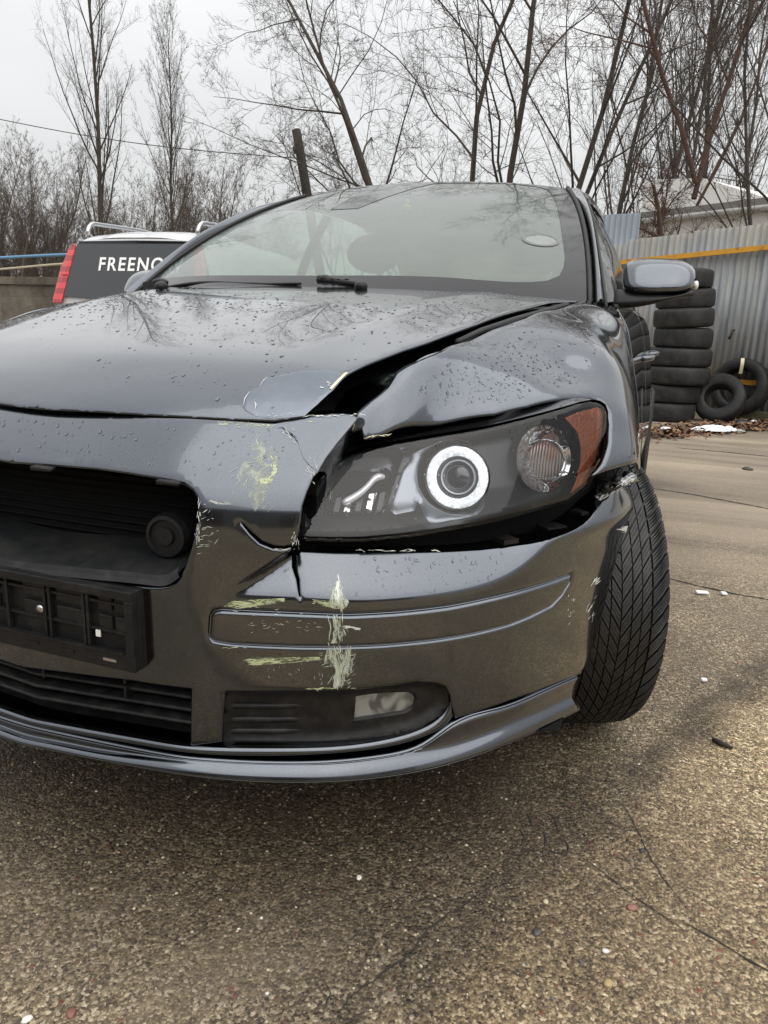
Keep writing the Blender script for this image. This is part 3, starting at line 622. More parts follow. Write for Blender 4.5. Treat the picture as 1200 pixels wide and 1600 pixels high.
low_px = [(905, 621.5), (890, 622), (875, 624), (825, 635), (775, 647), (700, 660), (675, 665), (600, 680), (570, 686)]
rgt_px = [(927, 744), (942, 723), (952, 690), (953, 662), (950, 642), (938, 627), (924, 622.5)]
iu = fenS.inv(np.array([at(*p, X=x) for p, x in zip(inn_px, (.48, .495, .51, .525, .54, .562, .585, .607, .645, .672, .69))]))
iu = fenS.uv(inn_px)
lu = fenS.uv(low_px); ru = fenS.uv(rgt_px)
sideuv = lambda L: fenS.inv(np.array([(.885, y, z) for y, z in L]))
arch = sideuv([(1.32, .30), (1.285, .30)]+[(.895+.39*math.cos(a), .30+.385*math.sin(a)) for a in np.linspace(.08, 2.15, 22)])
rear_e = fenS.inv(np.array([(.70, 1.2, .965), (.712, 1.32, .972), (.80, 1.32, .94), (.86, 1.32, .86), (.88, 1.32, .7), (.876, 1.32, .5)]))
fo = np.vstack([iu, rear_e, arch, sideuv([(.60, .652), (.575, .656)]), ru, lu])
V, F, _ = skin_mesh(fenS, fo, (), (), step=.014, roll=.004, rollw=.008, edge=.006)
fender = obj('fender', V, F, paint, car); thick(fender, .004); fender['label'] = 'wet grey fender standing away from the hood edge'
# the far fender is the same pressing, mirrored
fm = obj('fender', *mirx(V-[0, 0, .022], F), paint, car); thick(fm, .004)
E3 = fenS.P(iu); obj('fender_flange', *loft([E3+[0, 0, -.001], E3+[-.006, 0, -.014], E3+[-.03, .0, -.03], E3+[-.09, 0, -.04]], 50, 4), paint, car)
rub = [p+[-.02, .0, -.006] for p in E3[6:]]; obj('hood_seal', *tube(rub, .006, 6), rubber, car)
# black cowl corner between hood and windscreen
cowl = []
for d, z in ((-.03, -.03), (.02, -.02), (.12, -.005), (.2, .02)): cowl.append([(x, 1.02+.27*x*x+d, float(hoodS.H(np.array([x]), np.array([1.02+.27*x*x]))[0])+z) for x in np.linspace(-.72, .72, 31)])
obj('cowl_panel', *loft(cowl, 60, 4), blackplastic, car)
# wheel house
wh = []
for dx in (.40, .55, .70, .82): wh.append([(dx, .90+.40*math.cos(a)*(1 if math.cos(a) > 0 else .93), .30+.37*math.sin(a)) for a in np.linspace(-.1, PI+.1, 25)])
obj('wheel_arch_liner', *loft(wh, 40, 2), dark, car); obj('wheel_arch_liner', *loft([np.array(r)*[-1, 1, 1] for r in wh], 40, 2), dark, car)
# ================================================================== windscreen and cabin
def quadrail(pts): return smooth_line(pts, 24)
ws_b = [(-.715, 1.20, .945), (-.5, 1.085, .955), (-.25, 1.015, .957), (0, .995, .958), (.25, 1.015, .957), (.5, 1.085, .955), (.715, 1.20, .945)]
ws_t = [(-.512, 2.03, 1.379), (-.36, 1.985, 1.391), (-.18, 1.955, 1.398), (0, 1.945, 1.400), (.18, 1.955, 1.398), (.36, 1.985, 1.391), (.512, 2.03, 1.379)]
WB, WT = np.array(ws_b), np.array(ws_t)
def wsP(u, v, d=0):                      # u -1..1 across, v 0..1 up
    fb = cspline(np.linspace(-1, 1, 7), WB); ft = cspline(np.linspace(-1, 1, 7), WT); u = np.asarray(u, float); v = np.asarray(v, float)
    b = fb(u); t_ = ft(u); bul = (4*v*(1-v)); p = b+(t_-b)*v[:, None]+np.c_[.02*u, 0*u-.018, .032+0*u]*bul[:, None]
    return p+np.array([0, -.45, .89])*d
class Ws(Surf):
    def P(s, uv): uv = np.asarray(uv, float); return wsP(uv[:, 0], uv[:, 1], s.d)
    def nrm(s, uv, e=1e-3):
        uv = np.asarray(uv, float); a = s.P(uv+[e, 0])-s.P(uv-[e, 0]); b = s.P(uv+[0, e])-s.P(uv-[0, e]); n = np.cross(a, b); n /= np.linalg.norm(n, axis=1)[:, None]; return n*np.sign(n[:, 2:3])
wsS = Ws(); wsS.d = 0
def grid(f, nu, nv):
    u, v = np.meshgrid(np.linspace(-1, 1, nu), np.linspace(0, 1, nv)); V = f(u.ravel(), v.ravel()); F = [(j*nu+i, j*nu+i+1, (j+1)*nu+i+1, (j+1)*nu+i) for j in range(nv-1) for i in range(nu-1)]; return V, F
def glassmat(name, tint, haze, ior=1.52, hazecol=(.8, .84, .82), streak=True):
    m = bpy.data.materials.new(name); m.use_nodes = True; t = NT(m); N = t.t.nodes; L = t.t.links
    tr = t.n('ShaderNodeBsdfTransparent', {0: (*tint, 1)}); df = t.n('ShaderNodeBsdfTranslucent', {0: (*hazecol, 1)}); d2 = t.n('ShaderNodeBsdfDiffuse', {0: (*hazecol, 1)})
    ad = t.n('ShaderNodeMixShader', {0: .5}); L.new(df.outputs[0], ad.inputs[1]); L.new(d2.outputs[0], ad.inputs[2])
    hz = t.ramp(t.noise(7, 5, .6, vec=None), (.3, haze*.92), (.75, haze*1.08))
    m1 = t.n('ShaderNodeMixShader', {0: hz}); L.new(tr.outputs[0], m1.inputs[1]); L.new(ad.outputs[0], m1.inputs[2])
    gs = t.n('ShaderNodeBsdfGlossy', {'Roughness': .015}); fr = t.n('ShaderNodeFresnel', {0: ior}); ff = t.math('MINIMUM', t.math('MULTIPLY', fr.outputs[0], 1.05), 1.0)
    m2 = t.n('ShaderNodeMixShader', {0: ff}); L.new(m1.outputs[0], m2.inputs[1]); L.new(gs.outputs[0], m2.inputs[2]); L.new(m2.outputs[0], t.o.inputs[0]); return m
wglass = glassmat('misted_windscreen', (.60, .72, .66), .32, hazecol=(.70, .79, .73))
sglass = glassmat('side_glass', (.5, .58, .54), .10)
ws = obj('windscreen', *grid(wsP, 60, 36), wglass, car); ws['label'] = 'misted windscreen reflecting the sky'
frit = mat('ceramic_border', (.012, .012, .014), .06, 0, 0, .36)
def band(u0, u1, v0, v1, nu=40, nv=6, d=.0012): return grid(lambda u, v: wsP(u0+(u1-u0)*(u+1)/2, v0+(v1-v0)*v, d), nu, nv)
# dark printed border with round inner corners
ou = dense([(-1, 0), (1, 0), (1, 1), (-1, 1)], .03, True); inr = [(-.955, .16), (-.93, .125), (-.88, .112), (-.5, .10), (0, .095), (.5, .10), (.83, .115), (.87, .135), (.893, .18), (.895, .35), (.88, .62), (.865, .80), (.85, .88), (.82, .94), (.78, .955), (.3, .965), (-.3, .965), (-.8, .955), (-.90, .94), (-.94, .90), (-.955, .8)]
wsF = Ws(); wsF.d = .0012; V, F, _ = skin_mesh(wsF, ou, [smooth_line(np.array(inr+inr[:1]), 90)[:-1]], (), step=.035); obj('windscreen_border', V, F, frit, ws)
# mirror mount patch
V, F, _ = skin_mesh(wsF, np.array([(-.36, .966), (-.29, .80), (-.29, .60), (-.13, .60), (-.06, .72), (.02, .85), (.12, .966)]), (), (), step=.03); obj('mirror_mount_patch', V, F, frit, ws)
wsI = Ws(); wsI.d = -.004
# oval sticker, yellow hanging duck, interior mirror
stk = [(.80-.005+.085*math.cos(a), .36+.045*math.sin(a)) for a in np.arange(24)*2*PI/24]
V, F, _ = skin_mesh(wsF, np.array(stk), (), (), step=.02); st_m = glassmat('sticker_film', (.72, .78, .75), .45); o_s = obj('oval_sticker', V, F, st_m, ws)
V, F, _ = skin_mesh(wsF, np.array(stk)*1.0, [np.array([(.795+.068*math.cos(a), .36+.034*math.sin(a)) for a in np.arange(24)*2*PI/24])], (), step=.02); o = obj('sticker_rim', V+np.array([0, -.0004, .0006]), F, mat('sticker_dark', (.12, .125, .12), .4), ws)
yel = mat('yellow_plastic', (.9, .82, .08), .45); dk = at(634, 318, Y=1.80)
def blob(c, r, n=10): return lathe([(-r[2]*math.cos(a), max(1e-4, math.sin(a))) for a in np.linspace(0, PI, n)], (0, 0, 0), (0, 0, 1), 14)
def ell(c, r): V, F = lathe([(-math.cos(a), max(1e-3, math.sin(a))) for a in np.linspace(0, PI, 9)], (0, 0, 0), (0, 0, 1), 14); return V*np.asarray(r)+np.asarray(c), F
duck = empty('hanging_duck', tuple(dk), 'small yellow duck hanging behind the windscreen', 'air freshener')
obj('body', *ell((0, 0, -.012), (.02, .012, .011)), yel, duck); obj('head', *ell((.004, 0, .006), (.0095, .009, .0095)), yel, duck); obj('beak', *ell((-.006, -.004, .004), (.005, .004, .002)), mat('orange_plastic', (.8, .3, .05), .4), duck); obj('string', *tube([(.003, 0, .014), (.003, 0, .05)], .0006, 4), rubber, duck)
obj('interior_mirror', *ell((-.16, 1.80, 1.30), (.11, .018, .03)), blackplastic, car)
# seals and A pillars: loft between screen edge, seal and door frame
def pil(u): v = np.linspace(0, 1, 12); return wsP(np.full(12, float(u)), v)
edge = pil(1.0); pout = smooth_line([(.75, 1.235, .955), (.728, 1.33, 1.02), (.682, 1.52, 1.15), (.636, 1.74, 1.255), (.595, 1.95, 1.322), (.575, 2.1, 1.348)], 12)
pg = smooth_line([(.742, 1.26, .955), (.733, 1.34, 1.015), (.69, 1.53, 1.14), (.645, 1.75, 1.245), (.603, 1.96, 1.31), (.585, 2.1, 1.335)], 12)
for s in (1, -1):
    S = np.array([s, 1, 1]); mid = edge*.45+pout*.55+np.array([.006, -.012, .020])
    obj('windscreen_seal', *tube((edge+[.003, -.003, .003])*S, .0065, 8), rubber, car)
    obj('a_pillar', *loft([(edge+[.012, .0, .0])*S, mid*S, pout*S], 30, 8), paint, car)
    obj('door_frame_seal', *tube((pout+[.004, .008, -.004])*S, .005, 6), rubber, car)
# ================================================================== rest of the body shell
Ys = [1.327, 1.7, 2.2, 2.45, 2.46, 2.9, 3.2, 3.26]
def side_rails(y0, y1, n=10):
    y = np.linspace(y0, y1, n); k = np.clip((y-1.32)/.9, 0, 1); e = np.clip((y-3.2)/1.2, 0, 1)**2
    f = lambda a, b, z0, z1: np.c_[a+(b-a)*k-.16*e, y, z0+(z1-z0)*k+.02*e]
    return [f(.775, .768, .95, .975), f(.803, .795, .905, .925), f(.82, .812, .85, .86), f(.84, .828, .77, .76), f(.862, .845, .66, .62), f(.872, .855, .4, .42), f(.84, .83, .25, .25)]
dtop = dict()
for s in (1, -1):
    S = np.array([s, 1, 1])
    for nm, a, b in (('front_door', 1.327, 2.44), ('rear_door', 2.447, 3.28)):
        d = obj(nm, *loft([r*S for r in side_rails(a, b)], 40, 6), paint, car); thick(d, .004, off=0)
        hx = side_rails(b-.16, b-.16, 2)[3][0]; hy = b-.16
        hp = [(hx[0]-.008, hy-.10, .80), (hx[0]+.02, hy-.085, .803), (hx[0]+.026, hy, .806), (hx[0]+.02, hy+.08, .806), (hx[0]-.008, hy+.09, .806)]
        obj('door_handle', *tube(smooth_line([np.array(p)*S for p in hp], 16), .011, 8), paint, d)
    obj('quarter_panel', *loft([r*S for r in side_rails(3.287, 4.42, 14)], 40, 6), paint, car)
    obj('sill', *loft([np.array([(.85, 1.29, .25), (.85, 3.3, .25)])*S, np.array([(.83, 1.29, .19), (.83, 3.3, .19)])*S, np.array([(.6, 1.29, .18), (.6, 3.3, .18)])*S], 10, 3), blackplastic, car)
    # side glass, roof edge, pillars
    top = smooth_line([(.742, 1.27, .962), (.733, 1.34, 1.015), (.69, 1.53, 1.14), (.645, 1.75, 1.245), (.603, 1.96, 1.31), (.585, 2.15, 1.34), (.578, 2.5, 1.36), (.575, 2.9, 1.345), (.58, 3.2, 1.29), (.62, 3.5, 1.16), (.68, 3.75, 1.02)], 60)
    bot = np.c_[np.interp(top[:, 1], [1.27, 2, 3.75], [.758, .765, .70]), top[:, 1], np.interp(top[:, 1], [1.27, 2, 3.75], [.955, .972, 1.0])]
    gl2 = loft([bot*S, (bot*.5+top*.5+[.018, 0, .008])*S, top*S], 60, 6)
    obj('side_window', *gl2, sglass, car)
    for yb in (2.40, 3.22):
        i = int(np.argmin(abs(top[:, 1]-yb))); obj('pillar_trim', *loft([np.array([bot[i]+[.004, -.04, 0], bot[i]*.5+top[i]*.5+[.021, -.04, .008], top[i]+[.003, -.04, 0]])*S, np.array([bot[i]+[.004, .05, 0], bot[i]*.5+top[i]*.5+[.021, .05, .008], top[i]+[.003, .05, 0]])*S], 12, 2), glossblack, car)
    obj('window_trim', *tube((bot[2:]+[.008, 0, 0])*S, .008, 6), rubber, car)
    redge = smooth_line([(.512, 2.03, 1.382), (.53, 2.2, 1.396), (.535, 2.6, 1.408), (.525, 3.0, 1.38), (.5, 3.3, 1.31), (.52, 3.6, 1.16), (.56, 3.85, 1.03)], 60)
    tt = top[int(np.argmin(abs(top[:, 1]-2.03))):]
    obj('roof_rail_panel', *loft([redge*S, (redge*.5+smooth_line(tt, 60)*.5+[.012, 0, .014])*S, smooth_line(tt+[.004, 0, .003], 60)*S], 60, 6), paint, car)
rx = np.linspace(-1, 1, 15)
rc = [(2.03, 1.945, 1.401, 1.379, .515), (2.2, 2.15, 1.432, 1.396, .532), (2.6, 2.6, 1.448, 1.408, .537), (3.0, 3.0, 1.42, 1.38, .527), (3.3, 3.3, 1.355, 1.31, .50)]
obj('roof', *loft([[(e*u, yc+(ye-yc)*u*u, zc+(ze-zc)*abs(u)**2.2) for u in rx] for ye, yc, zc, ze, e in rc], 50, 6), paint, car)
obj('rear_window', *loft([[(.50*u, 3.3, 1.355-.045*abs(u)**2.2) for u in rx], [(.54*u, 3.6-.05*u*u, 1.20-.03*u*u) for u in rx], [(.57*u, 3.9-.1*u*u, 1.045-.01*u*u) for u in rx]], 30, 6), sglass, car)
obj('boot_lid', *loft([[(.7*u, 3.88-.1*u*u, 1.04-.02*u*u) for u in rx], [(.72*u, 4.25-.08*u*u, 1.02-.02*u*u) for u in rx], [(.72*u, 4.42-.1*u*u, .97-.02*u*u) for u in rx], [(.74*u, 4.45-.1*u*u, .75) for u in rx], [(.74*u, 4.46-.12*u*u, .3) for u in rx]], 40, 5), paint, car)
# cabin inside
cab = mat('cabin_plastic', (.03, .032, .033), .7); seatm = mat('seat_cloth', (.06, .062, .065), .9)
obj('dashboard', *loft([[(x, 1.2, .93) for x in np.linspace(-.7, .7, 9)], [(x, 1.45, .965) for x in np.linspace(-.7, .7, 9)], [(x, 1.72, .93) for x in np.linspace(-.7, .7, 9)], [(x, 1.75, .6) for x in np.linspace(-.7, .7, 9)]], 20, 4), cab, car)
obj('cabin_floor', *box((0, 2.6, .3), (1.5, 2.6, .06)), cab, car, smooth=False)
obj('rear_bulkhead', *box((0, 3.55, .66), (1.3, .06, .7)), cab, car, smooth=False)
obj('headliner', *loft([[(e*u*.97, yc+(ye-yc)*u*u+.03, zc+(ze-zc)*abs(u)**2.2-.03) for u in rx] for ye, yc, zc, ze, e in rc], 30, 4), mat('headliner_cloth', (.30, .30, .28), .9), car)
sw = []
for a in np.linspace(0, 2*PI, 33): sw.append(np.array([.37+.185*math.cos(a), 1.86+.185*math.sin(a)*.42, .93+.185*math.sin(a)*.9]))
st_ = obj('steering_wheel', *tube(sw, .014, 8, caps=False), cab, car); obj('wheel_hub', *ell((.37, 1.88, .92), (.075, .04, .06)), cab, st_)
for a in (0, PI): obj('wheel_spoke', *tube([(.37, 1.87, .92), (.37+.18*math.cos(a), 1.86, .93)], .014, 6), cab, st_)
def seat(x, y, w_=.25):
    e = bpy.data.objects.new('seat', None); COL.objects.link(e); e.parent = car
    b = obj('backrest', *loft([[(x+w_*math.cos(a), y+.06*math.sin(a)+d, z) for a in np.linspace(0, 2*PI, 21)] for z, d in ((.55, 0), (.8, .06), (1.0, .12), (1.1, .15))], 30, 4), seatm, e)
    obj('cushion', *box((x, y-.25, .5), (w_*2, .5, .14)), seatm, e, smooth=False)
    obj('headrest', *ell((x, y+.17, 1.2), (.13, .05, .085)), seatm, e)
    for s in (-.05, .05): obj('headrest_post', *tube([(x+s, y+.15, 1.05), (x+s, y+.165, 1.17)], .006, 6), chrome, e)
for x, y in ((.37, 2.25), (-.37, 2.25)): seat(x, y)
for x in (-.38, .38): seat(x, 3.2, .28)
# ================================================================== wipers and washer jets
wp = obj('wiper_arm', *tube(smooth_line([at(262, 449, Y=1.10), at(300, 443, Y=1.10), at(380, 443.5, Y=1.06), at(470, 443, Y=1.03)], 20), [.005]*14+[.004]*6, 6), blackplastic, car)
obj('wiper_blade', *tube(smooth_line([at(330, 441, Y=1.12), at(420, 441, Y=1.09), at(476, 441, Y=1.07)], 12), .007, 5), rubber, wp)
obj('wiper_pivot', *box(at(243, 447, Y=1.12), (.085, .03, .022), rz=-.3), blackplastic, wp, smooth=False)
obj('wiper_cap', *ell(at(250, 441, Y=1.12), (.03, .015, .012)), blackplastic, wp)
wp2 = obj('wiper_arm', *tube(smooth_line([at(498, 437, Y=1.06), at(535, 441, Y=1.05), at(566, 445, Y=1.03)], 12), np.linspace(.013, .006, 12), 8), blackplastic, car)
obj('wiper_pivot', *ell(at(508, 436, Y=1.06), (.02, .014, .011)), blackplastic, wp2)
for x in (520, 530, 542): obj('wiper_clip', *box(at(x, 437.5, Y=1.05), (.008, .012, .006)), blackplastic, wp2, smooth=False)
for x, y in ((252.5, 452), (564, 448.5)):
    p = at(x, y, Y=.985); zz = hoodS.H(np.array([p[0]]), np.array([p[1]]))[0]; obj('washer_jet', *ell((p[0], p[1], zz+.006), (.017, .02, .014)), blackplastic, car)
# ================================================================== door mirrors
def sup(c, a, b, d, n, m=26, k=14):
    """rounded box: cross sections are superellipses"""
    V = []
    for i in range(k+1):
        u = -1+2*i/k; r = max(1e-3, (1-abs(u)**n)**(1/n))
        for j in range(m):
            t_ = 2*PI*j/m; ct, st = math.cos(t_), math.sin(t_); q = lambda v: math.copysign(abs(v)**(2/n), v)
            V.append((c[0]+a*u, c[1]+b*r*q(ct), c[2]+d*r*q(st)))
    F = [(i*m+j, i*m+(j+1) % m, (i+1)*m+(j+1) % m, (i+1)*m+j) for i in range(k) for j in range(m)]; return np.array(V), F
def mirror_at(s):
    S = np.array([s, 1, 1]); V, F = sup((.868, 1.50, 1.048), .099, .075, .050, 3.2, 40, 30)
    u = (V[:, 0]-.769)/.198; V[:, 2] += np.where(V[:, 2] > 1.048, -.016*np.clip(u-.55, 0, 1)**2*4, -.008*(1-u)); V[:, 2] += .0*u; V[:, 0] += .012*(V[:, 2]-1.04)/.05*(u < .5)*-.6
    V[:, 1] += .03*u**2+.75*(V[:, 2]-1.048)
    if s < 0: V = V-[0, 0, .04]
    h = obj('door_mirror', V*S, F, paint, car)
    if s < 0: return
    obj('mirror_base', *loft([np.array(r)*S for r in ([(.735, 1.50, 1.002), (.80, 1.49, .998), (.93, 1.50, 1.0), (.962, 1.515, 1.01)], [(.735, 1.44, .992), (.80, 1.42, .99), (.93, 1.435, .994), (.962, 1.46, 1.006)], [(.735, 1.42, .975), (.80, 1.41, .972), (.90, 1.42, .984), (.962, 1.46, .998)], [(.738, 1.48, .962), (.80, 1.48, .968), (.90, 1.48, .982), (.962, 1.5, .996)])], 24, 4), blackplastic, h)
    obj('mirror_foot', *loft([np.array(r)*S for r in ([(.735, 1.36, .958), (.738, 1.56, .966)], [(.752, 1.37, .975), (.752, 1.55, .985)], [(.735, 1.40, 1.0), (.738, 1.54, 1.01)])], 12, 4), blackplastic, h)
    obj('side_repeater', *sup((.966*s, 1.52, 1.026), .009, .03, .012, 2.5), mat('clear_repeater', (.7, .7, .7), .15), h)
    obj('puddle_lamp', *tube(np.array([(.82, 1.45, .985), (.82, 1.45, .965)])*S, .006, 6), blackplastic, h)
mirror_at(1); mirror_at(-1)
# ================================================================== wheels
def make_wheel(loc, steer, full):
    """parts built about the wheel centre, axle along X"""
    e = bpy.data.objects.new('wheel', None); COL.objects.link(e); e.parent = car; e.location = loc; e.rotation_euler = (0, 0, steer); return e
R0, HW = .3085, .098
def crown(v): return R0-.010*abs(v)**2.6-.010*max(0, abs(v)-.86)**1.0*4*(abs(v) > .86)
def tread_pt(v, a, h):                   # v -1..1 across, a angle, h height above the carcass
    r = crown(v)+h; return (v*HW, -r*math.cos(a), r*math.sin(a))
def build_tyre():
    pf = [(-.085, .205), (-.098, .22), (-.108, .25), (-.107, .28)]+[(v*HW, crown(v)) for v in np.linspace(-1, 1, 21)]+[(.107, .28), (.108, .25), (.098, .22), (.085, .205)]
    K = 128; V = []; F = []
    for x, r in pf: V += [(x, -r*math.cos(a), r*math.sin(a)) for a in np.arange(K)*2*PI/K]
    F += [(i*K+j, i*K+(j+1) % K, (i+1)*K+(j+1) % K, (i+1)*K+j) for i in range(len(pf)-1) for j in range(K)]
    Np = 54; dA = 2*PI/Np
    def swp(v): v = abs(v); return 2.7*dA*(v/.62 if v < .62 else 1+.45*(v-.62)/.38)*1.0       # how far the V has swept at v
    bands = [(.012, .20, 3), (.225, .40, 3), (.42, .60, 3), (.64, 1.02, 4)]
    for i in range(Np):
        for s in (1, -1):
            for bi, (v0, v1, ns) in enumerate(bands):
                sh = (.0 if s > 0 else .5)*dA
                gap = .17 if bi < 3 else .2; w_ = dA*(1-gap)/ns
                for q in range(ns):
                    a0 = i*dA+sh+q*w_+(.13*w_ if q else 0); a1 = i*dA+sh+(q+1)*w_; b = len(V); cs = [(v0, a0), ((v0+v1)/2, a0), (v1, a0), (v1, a1), ((v0+v1)/2, a1), (v0, a1)]
                    for hgt, ins in ((-.001, 0), (.0075, .0)):
                        for v, a in cs: V.append(tread_pt(s*v, a-swp(v)*-1, hgt))
                    F += [tuple(range(b+6, b+12)) if s > 0 else tuple(range(b+6, b+12))[::-1]]+[((b+k, b+(k+1) % 6, b+6+(k+1) % 6, b+6+k) if s > 0 else (b+6+k, b+6+(k+1) % 6, b+(k+1) % 6, b+k)) for k in range(6)]
    return V, F
tyrem = mat('tyre_rubber', (.012, .012, .012), .5); t = NT(tyrem)
t.set(Base_Color=t.mix(t.ramp(t.noise(60, 5, .7), (.45, 0.0), (.75, 1.0)), (.007, .007, .007), (.02, .019, .018)), Roughness=t.ramp(t.noise(30), (.3, .38), (.7, .65))).bump(t.noise(220, 4), .35, .002)
rimm = mat('alloy_rim', (.42, .42, .43), .3, 1)
tme = None
for loc, stx in (((.778, .885, .312), rad(22)), ((-.755, .885, .312), rad(22)), ((.755, 3.52, .312), 0), ((-.755, 3.52, .312), 0)):
    e = make_wheel(loc, stx, True)
    if tme is None:
        ty = obj('tyre', *build_tyre(), tyrem, e, smooth=False); tme = ty.data; me_s = [len(p.vertices) == 4 and p.index < 28*128 for p in tme.polygons]; tme.polygons.foreach_set('use_smooth', me_s)
        sg = 1
        rm = obj('rim', *lathe([(-.085, .205), (-.08, .19), (.06, .185), (.085, .205), (.088, .2), (.07, .18), (.05, .05), (.055, .001)], (0, 0, 0), (1, 0, 0), 48), rimm, e); rme = rm.data
        sp = obj('spoke', *prism([(.072, .04, .05), (.072, .025, .185), (.072, -.025, .185), (.072, -.04, .05)], (1, 0, 0), .014), rimm, e, smooth=False); sme = sp.data
    else:
        for nm, d in (('tyre', tme), ('rim', rme), ('spoke', sme)):
            o = bpy.data.objects.new(nm, d); COL.objects.link(o); o.parent = e
            if loc[0] < 0: o.scale = (-1, 1, 1)
    for k in range(1, 5):
        o = bpy.data.objects.new('spoke', sme); COL.objects.link(o); o.parent = e; o.rotation_euler = (k*2*PI/5, 0, 0)
        if loc[0] < 0: o.scale = (-1, 1, 1)
# ================================================================== the yard
def fast(name, V, Q, m, parent=None, smooth=True, tri=False):
    V = np.asarray(V, np.float32); Q = np.asarray(Q, np.int32); k = Q.shape[1]; me = bpy.data.meshes.new(name)
    me.vertices.add(len(V)); me.vertices.foreach_set('co', V.ravel()); me.loops.add(Q.size); me.loops.foreach_set('vertex_index', Q.ravel())
    me.polygons.add(len(Q)); me.polygons.foreach_set('loop_start', np.arange(0, Q.size, k, dtype=np.int32)); me.polygons.foreach_set('loop_total', np.full(len(Q), k, np.int32))
    me.update(calc_edges=True); me.validate()
    if smooth: me.polygons.foreach_set('use_smooth', np.ones(len(Q), bool))
    me.materials.append(m); o = bpy.data.objects.new(name, me); COL.objects.link(o)
    if parent: o.parent = parent
    return o
# ---- ground
gm = mat('wet_concrete', (.14, .11, .08), .7); t = NT(gm); co = t.co()
big = t.noise(.55, 6, .6, dist=.6); mid = t.noise(3.2, 6, .62); wetn = t.noise(1.1, 5, .6, vec=t.map((1, .55, 1), (0, 0, .6)))
vA = t.n('ShaderNodeTexVoronoi', {'Vector': co, 'Scale': 175.0}); vB = t.n('ShaderNodeTexVoronoi', {'Vector': co, 'Scale': 340.0})
bwA = t.n('ShaderNodeSeparateColor', {0: vA.outputs['Color']}); bwB = t.n('ShaderNodeSeparateColor', {0: vB.outputs['Color']})
agg = t.ramp(bwA.outputs[0], (0, (.035, .028, .02)), (.25, (.09, .07, .046)), (.5, (.18, .14, .088)), (.72, (.30, .24, .145)), (.88, (.50, .42, .28)), (.97, (.80, .72, .55)))
agg2 = t.ramp(bwB.outputs[1], (0, (.03, .024, .018)), (.45, (.12, .094, .062)), (.78, (.32, .255, .155)), (.95, (.72, .63, .46)))
base = t.mix(.45, agg, agg2)
red = t.mix(t.ramp(bwA.outputs[2], (.993, 0.0), (.996, 1.0)), base, (.20, .075, .05))
fines = t.mix(t.ramp(mid, (.45, 0.0), (.66, .5)), red, t.mix(t.noise(90, 4), (.11, .088, .066), (.21, .17, .12)))
tone = t.mix(1.0, fines, t.ramp(big, (.3, (.82, .80, .79)), (.5, (1.1, 1.07, 1.03)), (.72, (1.36, 1.32, 1.27))), 'MULTIPLY')
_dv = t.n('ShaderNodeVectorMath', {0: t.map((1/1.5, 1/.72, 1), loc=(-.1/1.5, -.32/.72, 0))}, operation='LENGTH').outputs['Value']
wet_shade = t.ramp(t.math('ADD', _dv, t.math('MULTIPLY', t.math('SUBTRACT', mid, .5), .9)), (.5, 1.0), (1.0, 0.0))          # damp patch plus the car's shade, painted into the ground colour
def seamline(nx, ny, c0, amp): return t.math('ADD', t.math('SUBTRACT', t.n('ShaderNodeVectorMath', {0: co, 1: (nx, ny, 0.0)}, operation='DOT_PRODUCT').outputs['Value'], c0), t.math('MULTIPLY', t.math('SUBTRACT', mid, .5), amp))
s1 = seamline(0.9141, -0.4055, 0.6273, .22); s2 = seamline(-0.4849, -0.8746, -0.7274, .16)
slab = t.ramp(s1, (0.0, 0.0), (.06, 1.0))                                  # a lighter, drier slab beyond the long seam
tone = t.mix(t.math('MULTIPLY', slab, .8), tone, t.mix(1.0, tone, (1.6, 1.54, 1.4), 'MULTIPLY'))
seam = t.math('MULTIPLY', t.ramp(t.math('ABSOLUTE', s1), (.02, 1.0), (.10, 0.0)), t.ramp(t.noise(7, 5, .6), (.3, .45), (.55, 1.0)))
seam2 = t.math('MULTIPLY', t.math('MULTIPLY', t.ramp(t.math('ABSOLUTE', s2), (.015, 1.0), (.07, 0.0)), slab), t.ramp(t.noise(6, 5, .6), (.4, 0.0), (.62, .8)))
damp_and_shade = t.math('MAXIMUM', t.math('MAXIMUM', t.math('MULTIPLY', t.ramp(wetn, (.40, 0.0), (.60, 1.0)), .55), wet_shade), t.math('MAXIMUM', seam, seam2))
col = t.mix(t.math('MULTIPLY', damp_and_shade, .9), tone, t.mix(1.0, tone, (.29, .265, .25), 'MULTIPLY'))
sepg = t.n('ShaderNodeSeparateXYZ', {0: co})
wn_ = t.n('ShaderNodeTexNoise', {'Vector': t.map((.18, 1.1, 1), (0, 0, .25)), 'Scale': 1.6, 'Detail': 7.0, 'Roughness': .62, 'Distortion': .8}).outputs['Fac']
farm = t.ramp(sepg.outputs['Y'], (0, 0.0), (1, 1.0))
fy = t.n('ShaderNodeMapRange', {'Value': sepg.outputs['Y'], 'From Min': 1.2, 'From Max': 3.2}).outputs[0]
sand = t.mix(t.ramp(wn_, (.32, 0.0), (.5, .6), (.62, 1.0)), (.13, .107, .088), (.36, .30, .225))
col = t.mix(t.math('MULTIPLY', fy, .75), col, sand)
hA = t.math('MULTIPLY', t.math('SUBTRACT', 1.0, vA.outputs['Distance']), .6); hh_ = t.math('ADD', hA, t.math('MULTIPLY', t.noise(420, 3), .5)); hh_ = t.math('ADD', hh_, t.math('MULTIPLY', mid, 2.0))
t.set(Base_Color=col, Roughness=t.ramp(damp_and_shade, (0, .78), (1, .42)), Specular_IOR_Level=.4).bump(hh_, 1.0, .005)
g0 = obj('ground', [(-400, -400, 0), (400, -400, 0), (400, 400, 0), (-400, 400, 0)], [(0, 1, 2, 3)], gm, kind='structure')
